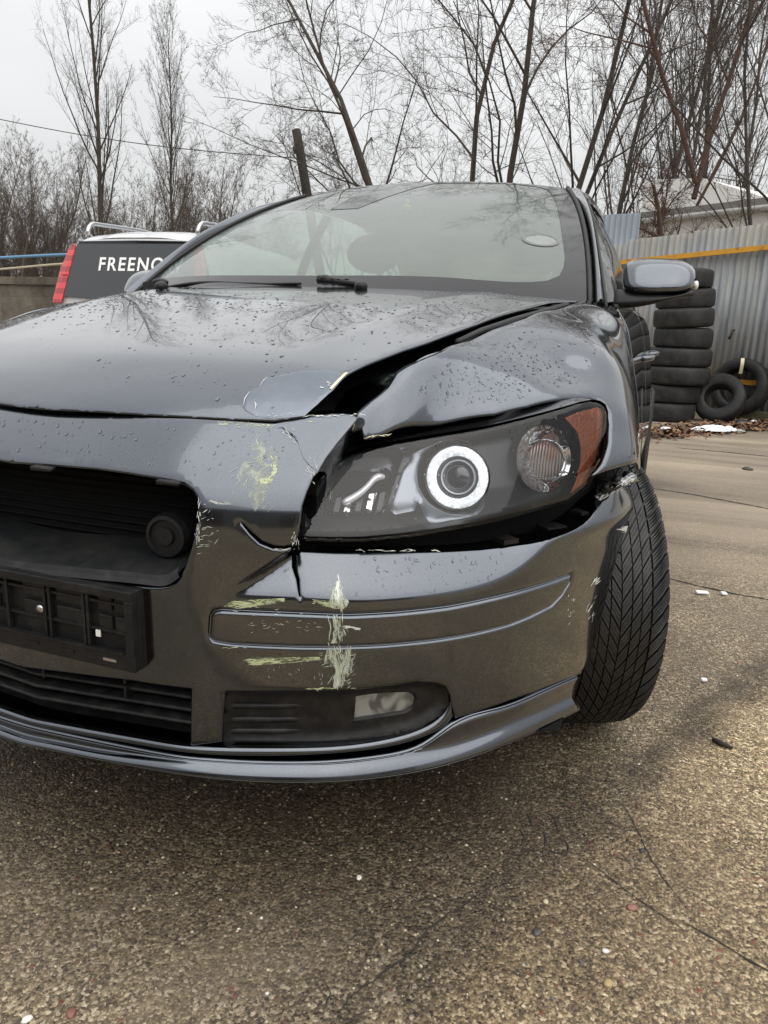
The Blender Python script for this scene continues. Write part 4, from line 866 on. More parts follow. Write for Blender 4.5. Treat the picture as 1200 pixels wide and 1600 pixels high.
# ---- loose stones on the concrete
def stones(name, n, xr, yr, r0, r1, seed, m):
    rng = np.random.default_rng(seed); ph = (1+5**.5)/2
    iv = np.array([(-1, ph, 0), (1, ph, 0), (-1, -ph, 0), (1, -ph, 0), (0, -1, ph), (0, 1, ph), (0, -1, -ph), (0, 1, -ph), (ph, 0, -1), (ph, 0, 1), (-ph, 0, -1), (-ph, 0, 1)])/1.9
    fi = np.array([(0, 11, 5), (0, 5, 1), (0, 1, 7), (0, 7, 10), (0, 10, 11), (1, 5, 9), (5, 11, 4), (11, 10, 2), (10, 7, 6), (7, 1, 8), (3, 9, 4), (3, 4, 2), (3, 2, 6), (3, 6, 8), (3, 8, 9), (4, 9, 5), (2, 4, 11), (6, 2, 10), (8, 6, 7), (9, 8, 1)])
    r = r0+(r1-r0)*rng.random(n)**3.5; x = xr[0]+(xr[1]-xr[0])*rng.random(n); y = yr[0]+(yr[1]-yr[0])*rng.random(n)**1.2
    a = rng.random(n)*2*PI; sx = .7+.6*rng.random(n); sz = .35+.3*rng.random(n)
    J = iv[None]*(1+.35*(rng.random((n, 12, 1))-.5)); J = J*np.stack([sx, np.ones(n), sz], 1)[:, None]*r[:, None, None]
    c, s = np.cos(a)[:, None], np.sin(a)[:, None]; X = J[..., 0]*c-J[..., 1]*s+x[:, None]; Y = J[..., 0]*s+J[..., 1]*c+y[:, None]; Z = J[..., 2]+(r*sz*.15)[:, None]
    V = np.stack([X, Y, Z], -1).reshape(-1, 3); F = (fi[None]+(np.arange(n)*12)[:, None, None]).reshape(-1, 3)
    o = fast(name, V, F, m); o['kind'] = 'stuff'; return o
pm = mat('pebbles', (.2, .16, .11), .55); t = NT(pm); rp = t.n('ShaderNodeNewGeometry').outputs['Random Per Island']
t.set(Base_Color=t.ramp(rp, (0, (.09, .075, .06)), (.25, (.18, .145, .10)), (.5, (.27, .215, .14)), (.7, (.36, .30, .20)), (.86, (.46, .40, .30)), (.95, (.20, .11, .085)), (.96, (.10, .10, .10)), (.992, (.60, .57, .5))))
e_ = pm.node_tree.nodes
for n_i in e_:
    if n_i.type == 'VALTORGB': n_i.color_ramp.interpolation = 'CONSTANT'
o = stones('loose_gravel', 30000, (-.8, 2.3), (-.75, 1.9), .0008, .0034, 3, pm); o['label'] = 'fine tan and grey stones bedded in the wet concrete'; o['category'] = 'gravel'
# ---- named bits lying about
def near_stone(px, r, colr, label, name='pebble', cat='pebble'):
    p = at(*px, Z=r*.08); V, F = ell((0, 0, 0), (r*.8, r*.6, r*.32)); V = V*(1+.12*np.sin(V*900)); o = obj(name, V, F, mat(name+'_m', colr, .5)); o.location = p; o.rotation_euler = (0, 0, px[0]); o['label'] = label; o['category'] = cat; return o
near_stone((561, 1371), .0075, (.62, .60, .52), 'small round white pebble below the bumper')
near_stone((42, 1593), .009, (.68, .66, .6), 'white pebble at the bottom edge of the concrete, far from the wheel')
near_stone((853, 1409), .007, (.45, .40, .27), 'cream pebble right of the long crack')
near_stone((987, 1418), .011, (.24, .11, .09), 'reddish stone set in the concrete')
near_stone((840, 1457), .010, (.06, .06, .058), 'blackish stone set in the concrete beside the crack')
near_stone((946, 1486), .007, (.6, .6, .58), 'small white pebble below the reddish stone')
near_stone((950, 1536), .010, (.33, .25, .12), 'ochre pebble at the bottom edge of the concrete')
near_stone((1003, 1329), .008, (.03, .03, .03), 'black pebble beside the tyre print')
near_stone((112, 1583), .010, (.19, .08, .06), 'brick red stone at the bottom edge of the concrete')
near_stone((1168, 733), .05, (.05, .04, .03), 'dark clod of earth on the yard before the tyre stack', 'clod', 'clod')
tw = obj('twig', *tube([at(1114, 1155, Z=.006), at(1128, 1162, Z=.007), at(1145, 1169, Z=.005)], [.005, .006, .003], 6), mat('dark_twig', (.025, .018, .013), .8)); tw['label'] = 'short black twig on the concrete right of the wheel'; tw['category'] = 'twig'
lit = mat('white_litter', (.75, .75, .72), .6)
for px, sz, lab in (((1097, 925.5), (.045, .02), 'white paper scrap lying beside the crack by the wheel'), ((1131, 927), (.02, .02), 'small pale scrap of litter, right of the paper scrap'), ((1100, 1062), (.016, .012), 'tiny white scrap on the concrete right of the tyre')):
    p = at(*px, Z=.008); o = obj('litter', *box((0, 0, 0), (sz[0], sz[1], .008)), lit, smooth=False); bevel(o, .003); o.location = p; o.rotation_euler = (.1, .05, .4); o['label'] = lab; o['category'] = 'litter'
# ---- mud with a tyre print, cracks
dirtm = mat('crack_dirt', (.022, .018, .014), .9)
def crack(px, wd, seed):
    rng = np.random.default_rng(seed); P = np.array([at(*p, Z=.0015) for p in px]); P = dense(P, .012); n = len(P); P[:, :2] += np.convolve(rng.normal(0, .011, n+4), np.ones(5)/5, 'valid')[:n, None]*[1, -.6]
    W_ = .75*wd*np.sin(np.linspace(.05, PI-.05, n))**.5*(.5+rng.random(n)); T = np.gradient(P, axis=0); T /= np.linalg.norm(T, axis=1)[:, None]; N = np.c_[-T[:, 1], T[:, 0], 0*T[:, 0]]
    V = np.vstack([P+N*W_[:, None], P-N*W_[:, None]]); return V, [(i, i+1, n+i+1, n+i) for i in range(n-1)]
for i, (px, wd) in enumerate((([(775, 1378), (735, 1400), (712, 1432), (650, 1480), (600, 1510), (548, 1560), (530, 1600)], .0022), ([(505, 1530), (515, 1550), (508, 1575)], .002), ([(1040, 902), (1090, 915), (1150, 928), (1230, 942)], .008), ([(1075, 1445), (1120, 1470), (1170, 1500), (1230, 1530)], .0025), ([(1000, 760), (1080, 772), (1150, 785), (1230, 800)], .014), ([(980, 1265), (1010, 1330), (1075, 1420)], .0018), ([(905, 1335), (990, 1400), (1065, 1450)], .0016), ([(1060, 700), (1130, 706), (1230, 716)], .02))):
    c = obj('crack', *crack(px, wd, i), dirtm); c['kind'] = 'structure'
# tread print left in the dirt of the seam
md = empty('tyre_print', tuple(at(850, 1305, Z=0)), 'short tyre tread print in the dark dirt of the concrete seam', 'tyre print')
for k, px in enumerate(([(812, 1296), (818, 1308), (814, 1322)], [(848, 1300), (853, 1312), (848, 1327)], [(882, 1312), (888, 1324), (883, 1338)], [(824, 1272), (829, 1283), (833, 1293)], [(860, 1272), (868, 1284), (871, 1296)], [(816, 1326), (830, 1328), (842, 1329)], [(854, 1329), (868, 1332), (878, 1335)])):
    P_ = smooth_line([at(*q, Z=.0006)-at(850, 1305, Z=0) for q in px], 12); V, F = tube(P_, (.0022*np.sin(np.linspace(.2, PI-.2, 12))+.0004)*RNG.uniform(.5, 1.2, 12), 5); obj('tread_groove', V*[1, 1, .6], F, dirtm, md)
# ================================================================== corrugated fence
zinc = mat('galvanised_sheet', (.32, .33, .34), .55, .2); t = NT(zinc); stv = t.noise(5, 6, .65, vec=t.map((3, 3, .25))); pat = t.noise(1.2, 5, .6)
zc_ = t.mix(t.ramp(stv, (.3, 0.0), (.7, 1.0)), (.13, .145, .16), (.33, .335, .33)); zc_ = t.mix(t.ramp(pat, (.48, 0.0), (.68, .55)), zc_, (.29, .25, .16))
zc_ = t.mix(t.ramp(t.noise(2.7, 7, .7, vec=t.map((1, 1, .4))), (.62, 0.0), (.75, .7)), zc_, (.16, .085, .045))
t.set(Base_Color=zc_, Roughness=t.ramp(stv, (.3, .4), (.7, .7)))
ye = mat('yellow_painted_steel', (.55, .26, .02), .55); t = NT(ye); t.set(Base_Color=t.mix(t.ramp(t.noise(9, 6, .7), (.52, 0.0), (.68, 1.0)), (.56, .28, .02), (.20, .10, .035)))
FA = np.array([.02, 9.57]); FB = np.array([2.12, 8.5]); FD = (FB-FA)/np.linalg.norm(FB-FA); FN = np.array([-FD[1], FD[0]])
def sheet(x0, x1, z0, z1, per=.076, amp=.010, dz=0, tiltz=0):
    n = int((x1-x0)/per*10); u = np.linspace(x0, x1, n); V = []
    for k in range(2):
        z = z0 if k == 0 else z1
        V += [(a, amp*math.sin(a/per*2*PI), z+(tiltz*(a-x0) if k else 0)) for a in u]
    return np.array(V), [(i, i+1, n+i+1, n+i) for i in range(n-1)]
fence = empty('corrugated_fence', (FA[0], FA[1], 0), 'weathered grey corrugated metal fence with a yellow rail behind the tyres', 'fence'); fence.rotation_euler = (0, 0, math.atan2(FD[1], FD[0]))
tops = [2.02, 2.075, 2.085, 2.10, 2.13, 2.15, 2.16, 2.17]; edges_ = [-1.4, .0, .06+.0, .95, 1.8, 2.65, 3.5, 4.35, 5.2]
xs_ = [-.9, -.02, .30, 1.12, 1.95, 2.78, 3.6, 4.45]
for i in range(7):
    o = obj('sheet', *sheet(xs_[i]-.03, xs_[i+1]+.03, .03, (1.97, 2.0, 2.055, 2.10, 2.13, 2.15, 2.16)[i], tiltz=.03), zinc, fence); o.location = (0, .004*(i % 2), 0); thick(o, .0012)
ry = -.045
obj('rail', *box((1.77, ry, 1.77), (5.3, .05, .055)), ye, fence, smooth=False).rotation_euler = (0, -.05, 0)
fence.children[-1].location = (0, 0, -.03)
obj('rail', *box((1.77, ry, .42), (5.3, .05, .055)), ye, fence, smooth=False)
for x in (-.4, 1.5, 3.4): obj('post', *box((x, .05, 1.0), (.06, .06, 2.0)), ye, fence, smooth=False)
hk = fence.matrix_basis.inverted() @ Vector(at(1151, 523, Y=8.85)); hookm = mat('rusty_iron', (.03, .025, .022), .7)
obj('hook', *tube([(hk.x, -.012, hk.z+.05), (hk.x, -.05, hk.z+.045), (hk.x, -.07, hk.z), (hk.x-.02, -.06, hk.z-.05), (hk.x-.035, -.05, hk.z-.03)], .013, 8), hookm, fence)
# taller sheet piece standing behind
tp = empty('tall_metal_sheets', tuple(at(925, 500, Y=10.2)*[1, 1, 0]), 'taller blue grey corrugated sheets standing behind the end of the fence', 'fence'); tp.rotation_euler = (0, 0, -.25)
zinc2 = mat('blue_grey_sheet', (.22, .25, .28), .5, .2); t = NT(zinc2); t.set(Base_Color=t.mix(t.noise(6, 5, .6, vec=t.map((3, 3, .3))), (.15, .175, .20), (.30, .33, .36)))
for i in range(4): o = obj('sheet', *sheet(-1.5+i*.5, -.98+i*.5, .02, 2.46), zinc2, tp); o.location = (0, .003*(i % 2), 0); thick(o, .0012)
# ================================================================== tyres
oldr = mat('old_tyre_rubber', (.012, .012, .013), .6, spec=.35); t = NT(oldr); t.set(Base_Color=t.mix(t.ramp(t.noise(9, 6, .65), (.4, 0.0), (.75, 1.0)), (.009, .009, .010), (.032, .031, .03)), Roughness=t.ramp(t.noise(5), (.3, .45), (.7, .75))).bump(t.noise(70, 4), .4, .004)
def tyre_mesh(R, W, ri, seed):
    hw = W/2; pf = [(-hw*.72, ri), (-hw*.86, ri+.012), (-hw*.97, ri+(R-ri)*.3), (-hw*1.0, ri+(R-ri)*.55), (-hw*.95, R-.032), (-hw*.86, R-.012), (-hw*.72, R-.004)]
    pf = pf+[(-hw*.4, R), (0, R+.001), (hw*.4, R)]+[(-a, b) for a, b in pf[::-1]]+[(hw*.6, ri+.015), (-hw*.6, ri+.015), pf[0]]
    return lathe(pf, (0, 0, 0), (0, 0, 1), 64)
def add_tyre(loc, rot, R, W, ri, label, seed=0, group=None):
    o = obj('tyre', *tyre_mesh(R, W, ri, seed), oldr); o.location = loc; o.rotation_euler = rot; o['label'] = label; o['category'] = 'tyre'
    if group: o['group'] = group
    return o
stack_px = [(1042, .325), (1046, .32), (1056, .335), (1055, .338), (1058, .30), (1055, .305), (1054, .298), (1050, .28)]
names = ['bottom tyre of the stack by the fence', 'second tyre from the ground in the stack by the fence', 'third tyre from the ground in the stack, one of the two widest', 'fourth tyre from the ground in the stack, the very widest', 'fifth tyre from the ground in the stack, blacker than its neighbours', 'sixth tyre from the ground in the stack, slightly tilted', 'seventh tyre from the ground in the stack, just below the top one', 'topmost tyre of the stack, half hidden by the door mirror']
z = 0
for i, (x, R) in enumerate(stack_px):
    h = (.2, .197, .19, .195, .215, .2, .2, .2)[i]; b = at(x, 600, Y=8.0); add_tyre((b[0], 8.0+.02*math.sin(i*2.3), z+h/2), (0, 0, 0) if i not in (5, 6) else (.03*(i-4), -.06, 0), R, h, R*.62, 'worn black '+names[i], i, 'tyres stacked by the fence'); z += h-.001
p = at(1124, 622, Y=8.1); add_tyre((p[0], 8.12, .255), (rad(66), 0, rad(-14)), .268, .2, .135, 'smaller black tyre leaning upright against the tyre stack')
p = at(1158, 596, Y=8.55); add_tyre((p[0], 8.56, .37), (rad(80), 0, rad(-24)), .315, .22, .195, 'larger tyre leaning on the fence with a strip of tape over its top')
tapem = mat('masking_tape', (.62, .55, .38), .6); q = at(1161, 560, Y=8.4)
obj('tape', *loft([[(q[0]-.018, 8.44, .69), (q[0]-.018, 8.40, .66), (q[0]-.02, 8.42, .52)], [(q[0]+.018, 8.44, .69), (q[0]+.018, 8.40, .66), (q[0]+.014, 8.42, .52)]], 12, 2), tapem, label='strip of cream tape hanging over the leaning tyre', category='tape')
kb = obj('kerb_plank', *box((0, 0, 0), (1.6, .14, .11)), mat('mossy_wood', (.07, .07, .035), .8), smooth=False); bevel(kb, .008); kb.location = (2.3, 8.36, .055); kb.rotation_euler = (0, 0, -.45); kb['label'] = 'low mossy green plank on the ground beside the leaning tyre'; kb['category'] = 'plank'
# ---- fallen leaves and white sheet
lfm = mat('dead_leaves', (.12, .06, .03), .8); t = NT(lfm); t.set(Base_Color=t.ramp(t.n('ShaderNodeNewGeometry').outputs['Random Per Island'], (0, (.05, .03, .02)), (.4, (.11, .055, .03)), (.75, (.18, .09, .045)), (1, (.25, .17, .09))))
rng = np.random.default_rng(5); n = 2600; s_ = rng.random(n); A0, A1 = at(985, 684, Z=0), at(1215, 664, Z=0)
X = A0[0]+(A1[0]-A0[0])*s_+rng.normal(0, .12, n); Yv = A0[1]+(A1[1]-A0[1])*s_+rng.normal(0, .14, n)+.1; Zz = .01+.045*rng.random(n)*np.exp(-((Yv-(A0[1]+(A1[1]-A0[1])*s_+.1))/.16)**2)
an = rng.random((n, 2))*2*PI; L_ = .02+.025*rng.random(n); d1 = np.stack([np.cos(an[:, 0]), np.sin(an[:, 0]), .5*np.sin(an[:, 1])], 1)*L_[:, None]; d2 = np.stack([-np.sin(an[:, 0]), np.cos(an[:, 0]), .5*np.cos(an[:, 1])], 1)*L_[:, None]*.5
C_ = np.stack([X, Yv, Zz], 1); V = np.stack([C_-d1, C_+d2, C_+d1, C_-d2], 1).reshape(-1, 3); o = fast('leaf_litter', V, np.arange(4*n).reshape(-1, 4), lfm, smooth=False); o['kind'] = 'stuff'; o['label'] = 'brown fallen leaves along the foot of the tyre stack'; o['category'] = 'leaves'
snow = mat('white_plastic_sheet', (.82, .84, .86), .45)
a0, a1 = at(1078, 668, Z=.05), at(1166, 672, Z=.05); V = []; rng = np.random.default_rng(9)
for i in range(25):
    u = i/24; c = a0+(a1-a0)*u
    for j in range(7): s2 = (j-3)/3; V.append((c[0]+.0, c[1]+.10*s2*math.sin(PI*min(1, u*1.15+.08))**.6+.05, .03+.05*(1-s2*s2)*(.5+.8*rng.random())*math.sin(PI*(u*.9+.05))))
o = obj('plastic_sheet', V, [(i*7+j, i*7+j+1, (i+1)*7+j+1, (i+1)*7+j) for i in range(24) for j in range(6)], snow); o['label'] = 'crumpled white plastic sheet on the leaves by the tyres'; o['category'] = 'plastic sheet'
for k, (px, lab) in enumerate((((1040, 670), 'small white scrap left of the crumpled sheet'), ((1178, 659), 'white scrap by the fence foot right of the crumpled sheet'))):
    p = at(*px, Z=.04); o = obj('litter', *ell((0, 0, 0), (.05 if k == 0 else .03, .03, .02)), snow); o.location = p; o['label'] = lab; o['category'] = 'litter'
bag = obj('bin_bag', *ell((0, 0, 0), (.09, .07, .045)), mat('blue_black_plastic', (.02, .025, .035), .4)); bag.location = at(1160, 662, Z=.03); bag['label'] = 'small dark bag at the foot of the leaning tyre'; bag['category'] = 'bag'
# ================================================================== white building behind the fence
white = mat('white_render', (.78, .77, .73), .8); t = NT(white); t.set(Base_Color=t.mix(t.noise(1.2, 6, .65), (.70, .69, .65), (.82, .81, .78)))
roofm = mat('grey_roof_edge', (.22, .21, .20), .7)
B0, B1 = np.array(at(955, 347, Y=16.2)), np.array(at(1200, 313, Y=14.35)); bd_ = (B1-B0)[:2]; bd_ /= np.linalg.norm(bd_)
bld = empty('white_building', (B0[0], B0[1], 0), 'low white building with a grey roof edge behind the fence', 'building'); bld.rotation_euler = (0, 0, math.atan2(bd_[1], bd_[0])); zt_ = B0[2]
obj('wall', *box((7, 3.0, (zt_-.1)/2), (14, 6, zt_-.1)), white, bld, smooth=False)
obj('roof', *box((7, 3.0, zt_+.02), (14.3, 6.2, .16)), roofm, bld, smooth=False)
obj('gutter', *tube([(-.3, -.13, zt_-.07), (14.3, -.13, zt_-.07)], .05, 8), mat('pale_gutter', (.5, .5, .48), .5), bld)
gb = obj('gable', *prism([(-.2, 1.2, zt_+.1), (3.2, 1.2, zt_+.1), (1.2, 1.2, zt_+.85), (-.2, 1.2, zt_+1.0)], (0, 1, 0), 3.5), white, bld, smooth=False)
for x in (3.0, 6.5, 10): o = obj('window', *box((x, -.02, 1.7), (1.3, .06, .9)), mat('window_frame', (.4, .4, .4), .5), bld, smooth=False); obj('pane', *box((x, -.055, 1.7), (1.15, .02, .76)), glossblack, o, smooth=False)
# ================================================================== concrete wall and hoses on the left
conc = mat('mossy_concrete', (.12, .11, .09), .85); t = NT(conc); t.set(Base_Color=t.mix(t.ramp(t.noise(1.7, 7, .7), (.35, 0.0), (.65, 1.0)), (.06, .052, .038), t.mix(t.noise(6, 5), (.14, .125, .10), (.20, .185, .15)))).bump(t.noise(18, 6), .4, .02)
wl = empty('concrete_wall', (-30.5, 9.4, 0), 'dark mossy concrete panel wall at the left edge', 'wall')
for i in range(14):
    o = obj('panel', *box((i*1.75, .0, .70), (1.66, .09, 1.36)), conc, wl, smooth=False); bevel(o, .012); o2 = obj('panel_recess', *box((i*1.75, -.05, .78), (1.1, .03, .8)), conc, o, smooth=False); bevel(o2, .01)
    o = obj('post', *box((i*1.75+.875, .0, .75), (.14, .16, 1.5)), conc, wl, smooth=False); bevel(o, .015)
obj('coping', *box((11.4, 0, 1.46), (24.6, .2, .12)), conc, wl, smooth=False)
for nm, cl_, dz, lab in (('hose', (.10, .22, .36), .14, 'blue hose running above the concrete wall'), ('hose', (.42, .38, .28), -.02, 'cream hose sagging below the blue one along the wall')):
    P_ = [(-17.0+i*.9, 9.25+.03*(dz < 0), 1.60+dz-.05*math.sin(i*1.1)*(1 if dz < 0 else .4)+.012*i) for i in range(11)]; o = obj(nm, *tube(smooth_line(P_, 50), .024 if dz > 0 else .018, 8), mat(nm+'_m', cl_, .5)); o['label'] = lab; o['category'] = 'hose'
# ================================================================== leaning pole and wire
pt, pb = at(463, 203, Y=18), at(480, 305, Y=18); dv = (pt-pb)/(pt[2]-pb[2]); b0 = pb-dv*pb[2]
wood = mat('old_wood', (.025, .022, .018), .85); t = NT(wood); t.bump(t.noise(14, 6, .6, vec=t.map((6, 6, .4))), .6, .02)
pole = obj('pole', *tube([b0, pb, pb*.4+pt*.6, pt], [.14, .125, .12, .115], 10), wood); pole['label'] = 'leaning dark wooden pole standing behind the cars'; pole['category'] = 'pole'
obj('insulator', *tube([at(459, 229, Y=17.85), at(461, 240, Y=17.85)], .035, 8), rubber, pole)
w0, w1 = at(-60, 174, Y=15.5), at(462, 247, Y=17.9); n = 30; P_ = [w0+(w1-w0)*u+np.array([0, 0, -.18*math.sin(PI*u)]) for u in np.linspace(0, 1, n)]
o = obj('overhead_wire', *tube(P_, .011, 5), rubber); o['label'] = 'thin black overhead wire running to the leaning pole'; o['category'] = 'wire'
# ================================================================== white estate car on the left
van = empty('estate_car', (-4.22, 5.5, .04), 'white estate car seen from behind with dark lettered rear window and roof rails', 'car'); van.rotation_euler = (0, 0, rad(4)); van.scale = (1, 1, 1.05)
vw = mat('white_car_paint', (.5, .51, .52), .3, 0, .8); vg = mat('dark_rear_glass', (.018, .022, .026), .08, 0, .5); redl = mat('red_tail_lamp', (.45, .012, .018), .15, 0, .8); t = NT(redl)
t.set(Base_Color=t.mix(t.ramp(t.n('ShaderNodeTexWave', {'Vector': t.co(), 'Scale': 3.0, 'Distortion': 0.0}, bands_direction='Z').outputs['Fac'], (.45, 0.0), (.55, 1.0)), (.30, .008, .012), (.55, .03, .035)))
def vsec(y, hw, zr, zb=.35):             # half section from roof centre down to the sill
    return [(-hw*.80*u, y, zr-.05*u**3) for u in (0, .5, .85, 1.0)]+[(-hw*.88, y, zr-.14), (-hw*.97, y, zr-.5), (-hw, y, zr-.72), (-hw*1.0, y, .75), (-hw*.97, y, zb)]
def symm(sec): a = np.array(sec); return np.vstack([a[::-1], (a*[-1, 1, 1])[1:]])
secs = [(.0, .90, 1.0), (.02, .90, 1.02)]
body = [symm(vsec(y, hw, zr)) for y, hw, zr in ((.16, .86, 1.56), (.30, .90, 1.61), (1.2, .92, 1.645), (2.2, .92, 1.62), (2.8, .90, 1.55))]
obj('body', *loft(body, 61, 6), vw, van)
obj('front_body', *loft([symm(vsec(2.8, .90, 1.55)), symm([(x, 3.5, min(z, 1.05)) for x, _, z in vsec(3.5, .88, 1.05, .3)]), symm([(x, 4.5, min(z, .9)) for x, _, z in vsec(4.5, .84, .9, .3)])], 61, 6, sharp=(1,)), vw, van)
tg = obj('tailgate', *loft([[(x, .16, 1.55-.03*abs(x/.7)**3) for x in np.linspace(-.70, .70, 13)], [(x, .07, 1.30) for x in np.linspace(-.78, .78, 13)], [(x, -.02, .98) for x in np.linspace(-.84, .84, 13)], [(x, -.04, .62) for x in np.linspace(-.86, .86, 13)]], 40, 6), vw, van)
obj('bumper', *loft([[(x, -.02+.06*abs(x)**4, .62) for x in np.linspace(-.9, .9, 13)], [(x, -.12+.1*abs(x)**4, .56) for x in np.linspace(-.91, .91, 13)], [(x, -.10+.1*abs(x)**4, .32) for x in np.linspace(-.9, .9, 13)]], 40, 5), vw, van)
def rearP(x, z): return .16-(1.55-z)*.33-.012
gw = [(x, rearP(x, z), z) for x, z in ((-.675, 1.505), (-.45, 1.525), (0, 1.53), (.45, 1.525), (.675, 1.505), (.75, 1.0), (.4, .985), (-.4, .985), (-.75, 1.0))]
rw = obj('rear_window', *prism(gw, (0, -1, 0), .012), vg, van, smooth=False)
for s in (-1, 1):
    tl = [(s*.70, rearP(0, 1.49), 1.50), (s*.685, rearP(0, 1.5), 1.46), (s*.765, rearP(0, .95), .93), (s*.875, rearP(0, .95), .93), (s*.845, rearP(0, 1.25)+.02, 1.25), (s*.765, rearP(0, 1.5)+.02, 1.49)]
    L_ = obj('tail_lamp', *prism(tl if s < 0 else tl[::-1], (0, -1, 0), .03), redl, van, smooth=False); bevel(L_, .008)
    for zz in (1.2,): obj('lamp_divider', *box((s*(.80 if zz < 1.2 else .765), rearP(0, zz)-.031, zz), (.075, .004, .006)), mat('dark_red', (.10, .005, .008), .3), L_, smooth=False)
    rl = smooth_line([(s*.64, .24, 1.60), (s*.645, .30, 1.69), (s*.65, .42, 1.715), (s*.66, 1.2, 1.745), (s*.66, 1.9, 1.735), (s*.65, 2.25, 1.68), (s*.64, 2.35, 1.60)], 50); obj('roof_rail', *tube(rl, .021, 10), satin, van)
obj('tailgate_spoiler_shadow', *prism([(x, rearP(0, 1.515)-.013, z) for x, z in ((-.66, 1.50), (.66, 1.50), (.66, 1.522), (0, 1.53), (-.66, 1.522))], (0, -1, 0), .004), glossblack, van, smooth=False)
cu = bpy.data.curves.new('lettering', 'FONT'); cu.body = 'FREENOW'; cu.size = .182; cu.offset = .0035; cu.align_x = 'CENTER'; cu.space_character = 1.2; tmp = bpy.data.objects.new('tmp', cu)
COL.objects.link(tmp); dg = bpy.context.evaluated_depsgraph_get(); me = bpy.data.meshes.new_from_object(tmp.evaluated_get(dg)); bpy.data.objects.remove(tmp)
lt = bpy.data.objects.new('lettering', me); COL.objects.link(lt); lt.parent = van; me.materials.clear(); me.materials.append(mat('white_lettering', (.8, .8, .8), .5)); lt.rotation_euler = (math.atan2(.52, .33*.52)+0, 0, 0); lt.rotation_euler = (rad(90)-math.atan(.33), 0, 0); lt.location = (.10, rearP(0, 1.25)-.0165, 1.25)
for s in (-1, 1):
    for y in (.95, 3.65):
        o = obj('wheel', *tyre_mesh(.34, .22, .22, 0), oldr, van); o.rotation_euler = (0, rad(90), 0); o.location = (s*.80, y, .34)
        h = obj('hub', *lathe([(.0, .001), (.0, .21), (-.05, .22)], (0, 0, 0), (0, 0, 1), 32), satin, o); h.location = (0, 0, .06*s)
# ================================================================== bare trees
def grow(base, dirs, L, r, rng, levels=4, upw=.12, wob=.10, kids=(7, 6, 5), ang=(32, 38, 42), ratio=(.55, .5, .5), start=.25, droop=0.0, nseg=(9, 6, 5, 4), taper=.25):
    out = []; G = random.Random(int(rng.integers(1 << 30))); ga = G.gauss; sq = math.sqrt
    def br(p, d, L, r, lv):
        n = nseg[min(lv, 3)]; x, y, z = p; dx, dy, dz = d; P = [(x, y, z)]; D = [d]; w = wob*(1+.4*lv); uz = upw if lv < 2 else upw-droop; st = L/n
        for i in range(n):
            dx += ga(0, w); dy += ga(0, w); dz += ga(0, w)+uz; k = 1/sq(dx*dx+dy*dy+dz*dz); dx *= k; dy *= k; dz *= k; x += dx*st; y += dy*st; z += dz*st; P.append((x, y, z)); D.append((dx, dy, dz))
        e = taper if lv == 0 else .25; R = [r*(1+(e-1)*i/n)**1.15 for i in range(n+1)]; out.append((lv, np.array(P), np.array(R)))
        if lv+1 >= levels: return
        k = kids[min(lv, len(kids)-1)]; k = max(2, int(k*G.uniform(.7, 1.3)))
        for j in range(k):
            u = start+(1-start)*(j+G.random())/k if lv == 0 else .15+.85*(j+G.random())/k; u = min(u, .99); i = int(u*n); f = u*n-i; a0, a1 = P[i], P[i+1]; q = tuple(a0[c]+(a1[c]-a0[c])*f for c in range(3)); ex, ey, ez = D[i+1]
            a = rad(ang[min(lv, len(ang)-1)])*G.uniform(.7, 1.25); ph = G.random()*2*PI
            sx, sy, sz = (ey, -ex, 0.0) if abs(ez) < .9 else (0.0, ez, -ey); m = 1/sq(sx*sx+sy*sy+sz*sz); sx *= m; sy *= m; sz *= m; tx, ty, tz = ey*sz-ez*sy, ez*sx-ex*sz, ex*sy-ey*sx
            c, s_, cp, sp = math.cos(a), math.sin(a), math.cos(ph), math.sin(ph); nd = (ex*c+(sx*cp+tx*sp)*s_, ey*c+(sy*cp+ty*sp)*s_, ez*c+(sz*cp+tz*sp)*s_)
            br(q, nd, L*ratio[min(lv, len(ratio)-1)]*(1.15-.6*u if lv == 0 else 1-.4*u)*G.uniform(.75, 1.2), max((R[i]+(R[i+1]-R[i])*f)*.5, .003), lv+1)
    for (b, d, l, rr) in dirs: m_ = 1/math.sqrt(sum(c*c for c in d)); br(tuple(base[c]+b[c] for c in range(3)), tuple(c*m_ for c in d), L*l, r*rr, 0)
    return out
def twigs(lines, per, Lr, rng, spread=.75, up=.15, r0=.0028):
    by = {}
    for P, R in lines: by.setdefault(len(P), []).append(P)
    out = []
    for n, L in by.items():
        P = np.array(L); M = len(P); T = np.diff(P, axis=1); ln = np.linalg.norm(T, axis=2).sum(1); N = M*per; m = np.repeat(np.arange(M), per); u = rng.random(N)*(n-1)*.98+.01; i = u.astype(int); f = (u-i)[:, None]
        q = P[m, i]+(P[m, i+1]-P[m, i])*f; d = T[m, i]; d /= np.linalg.norm(d, axis=1)[:, None]+1e-9; d = d+rng.normal(0, spread, (N, 3))*.8+[0, 0, up]; d /= np.linalg.norm(d, axis=1)[:, None]
        l = (np.minimum(ln[m]*Lr, .9)*rng.uniform(.5, 1.2, N))[:, None]/3; pts = [q]
        for _ in range(3): d = d+rng.normal(0, .22, (N, 3))+[0, 0, up*.6]; d /= np.linalg.norm(d, axis=1)[:, None]; pts.append(pts[-1]+d*l)
        Q = np.stack(pts, 1); R = r0*np.array([1, .8, .6, .3])
        out += [(Q[k], R) for k in range(N)]
    return out
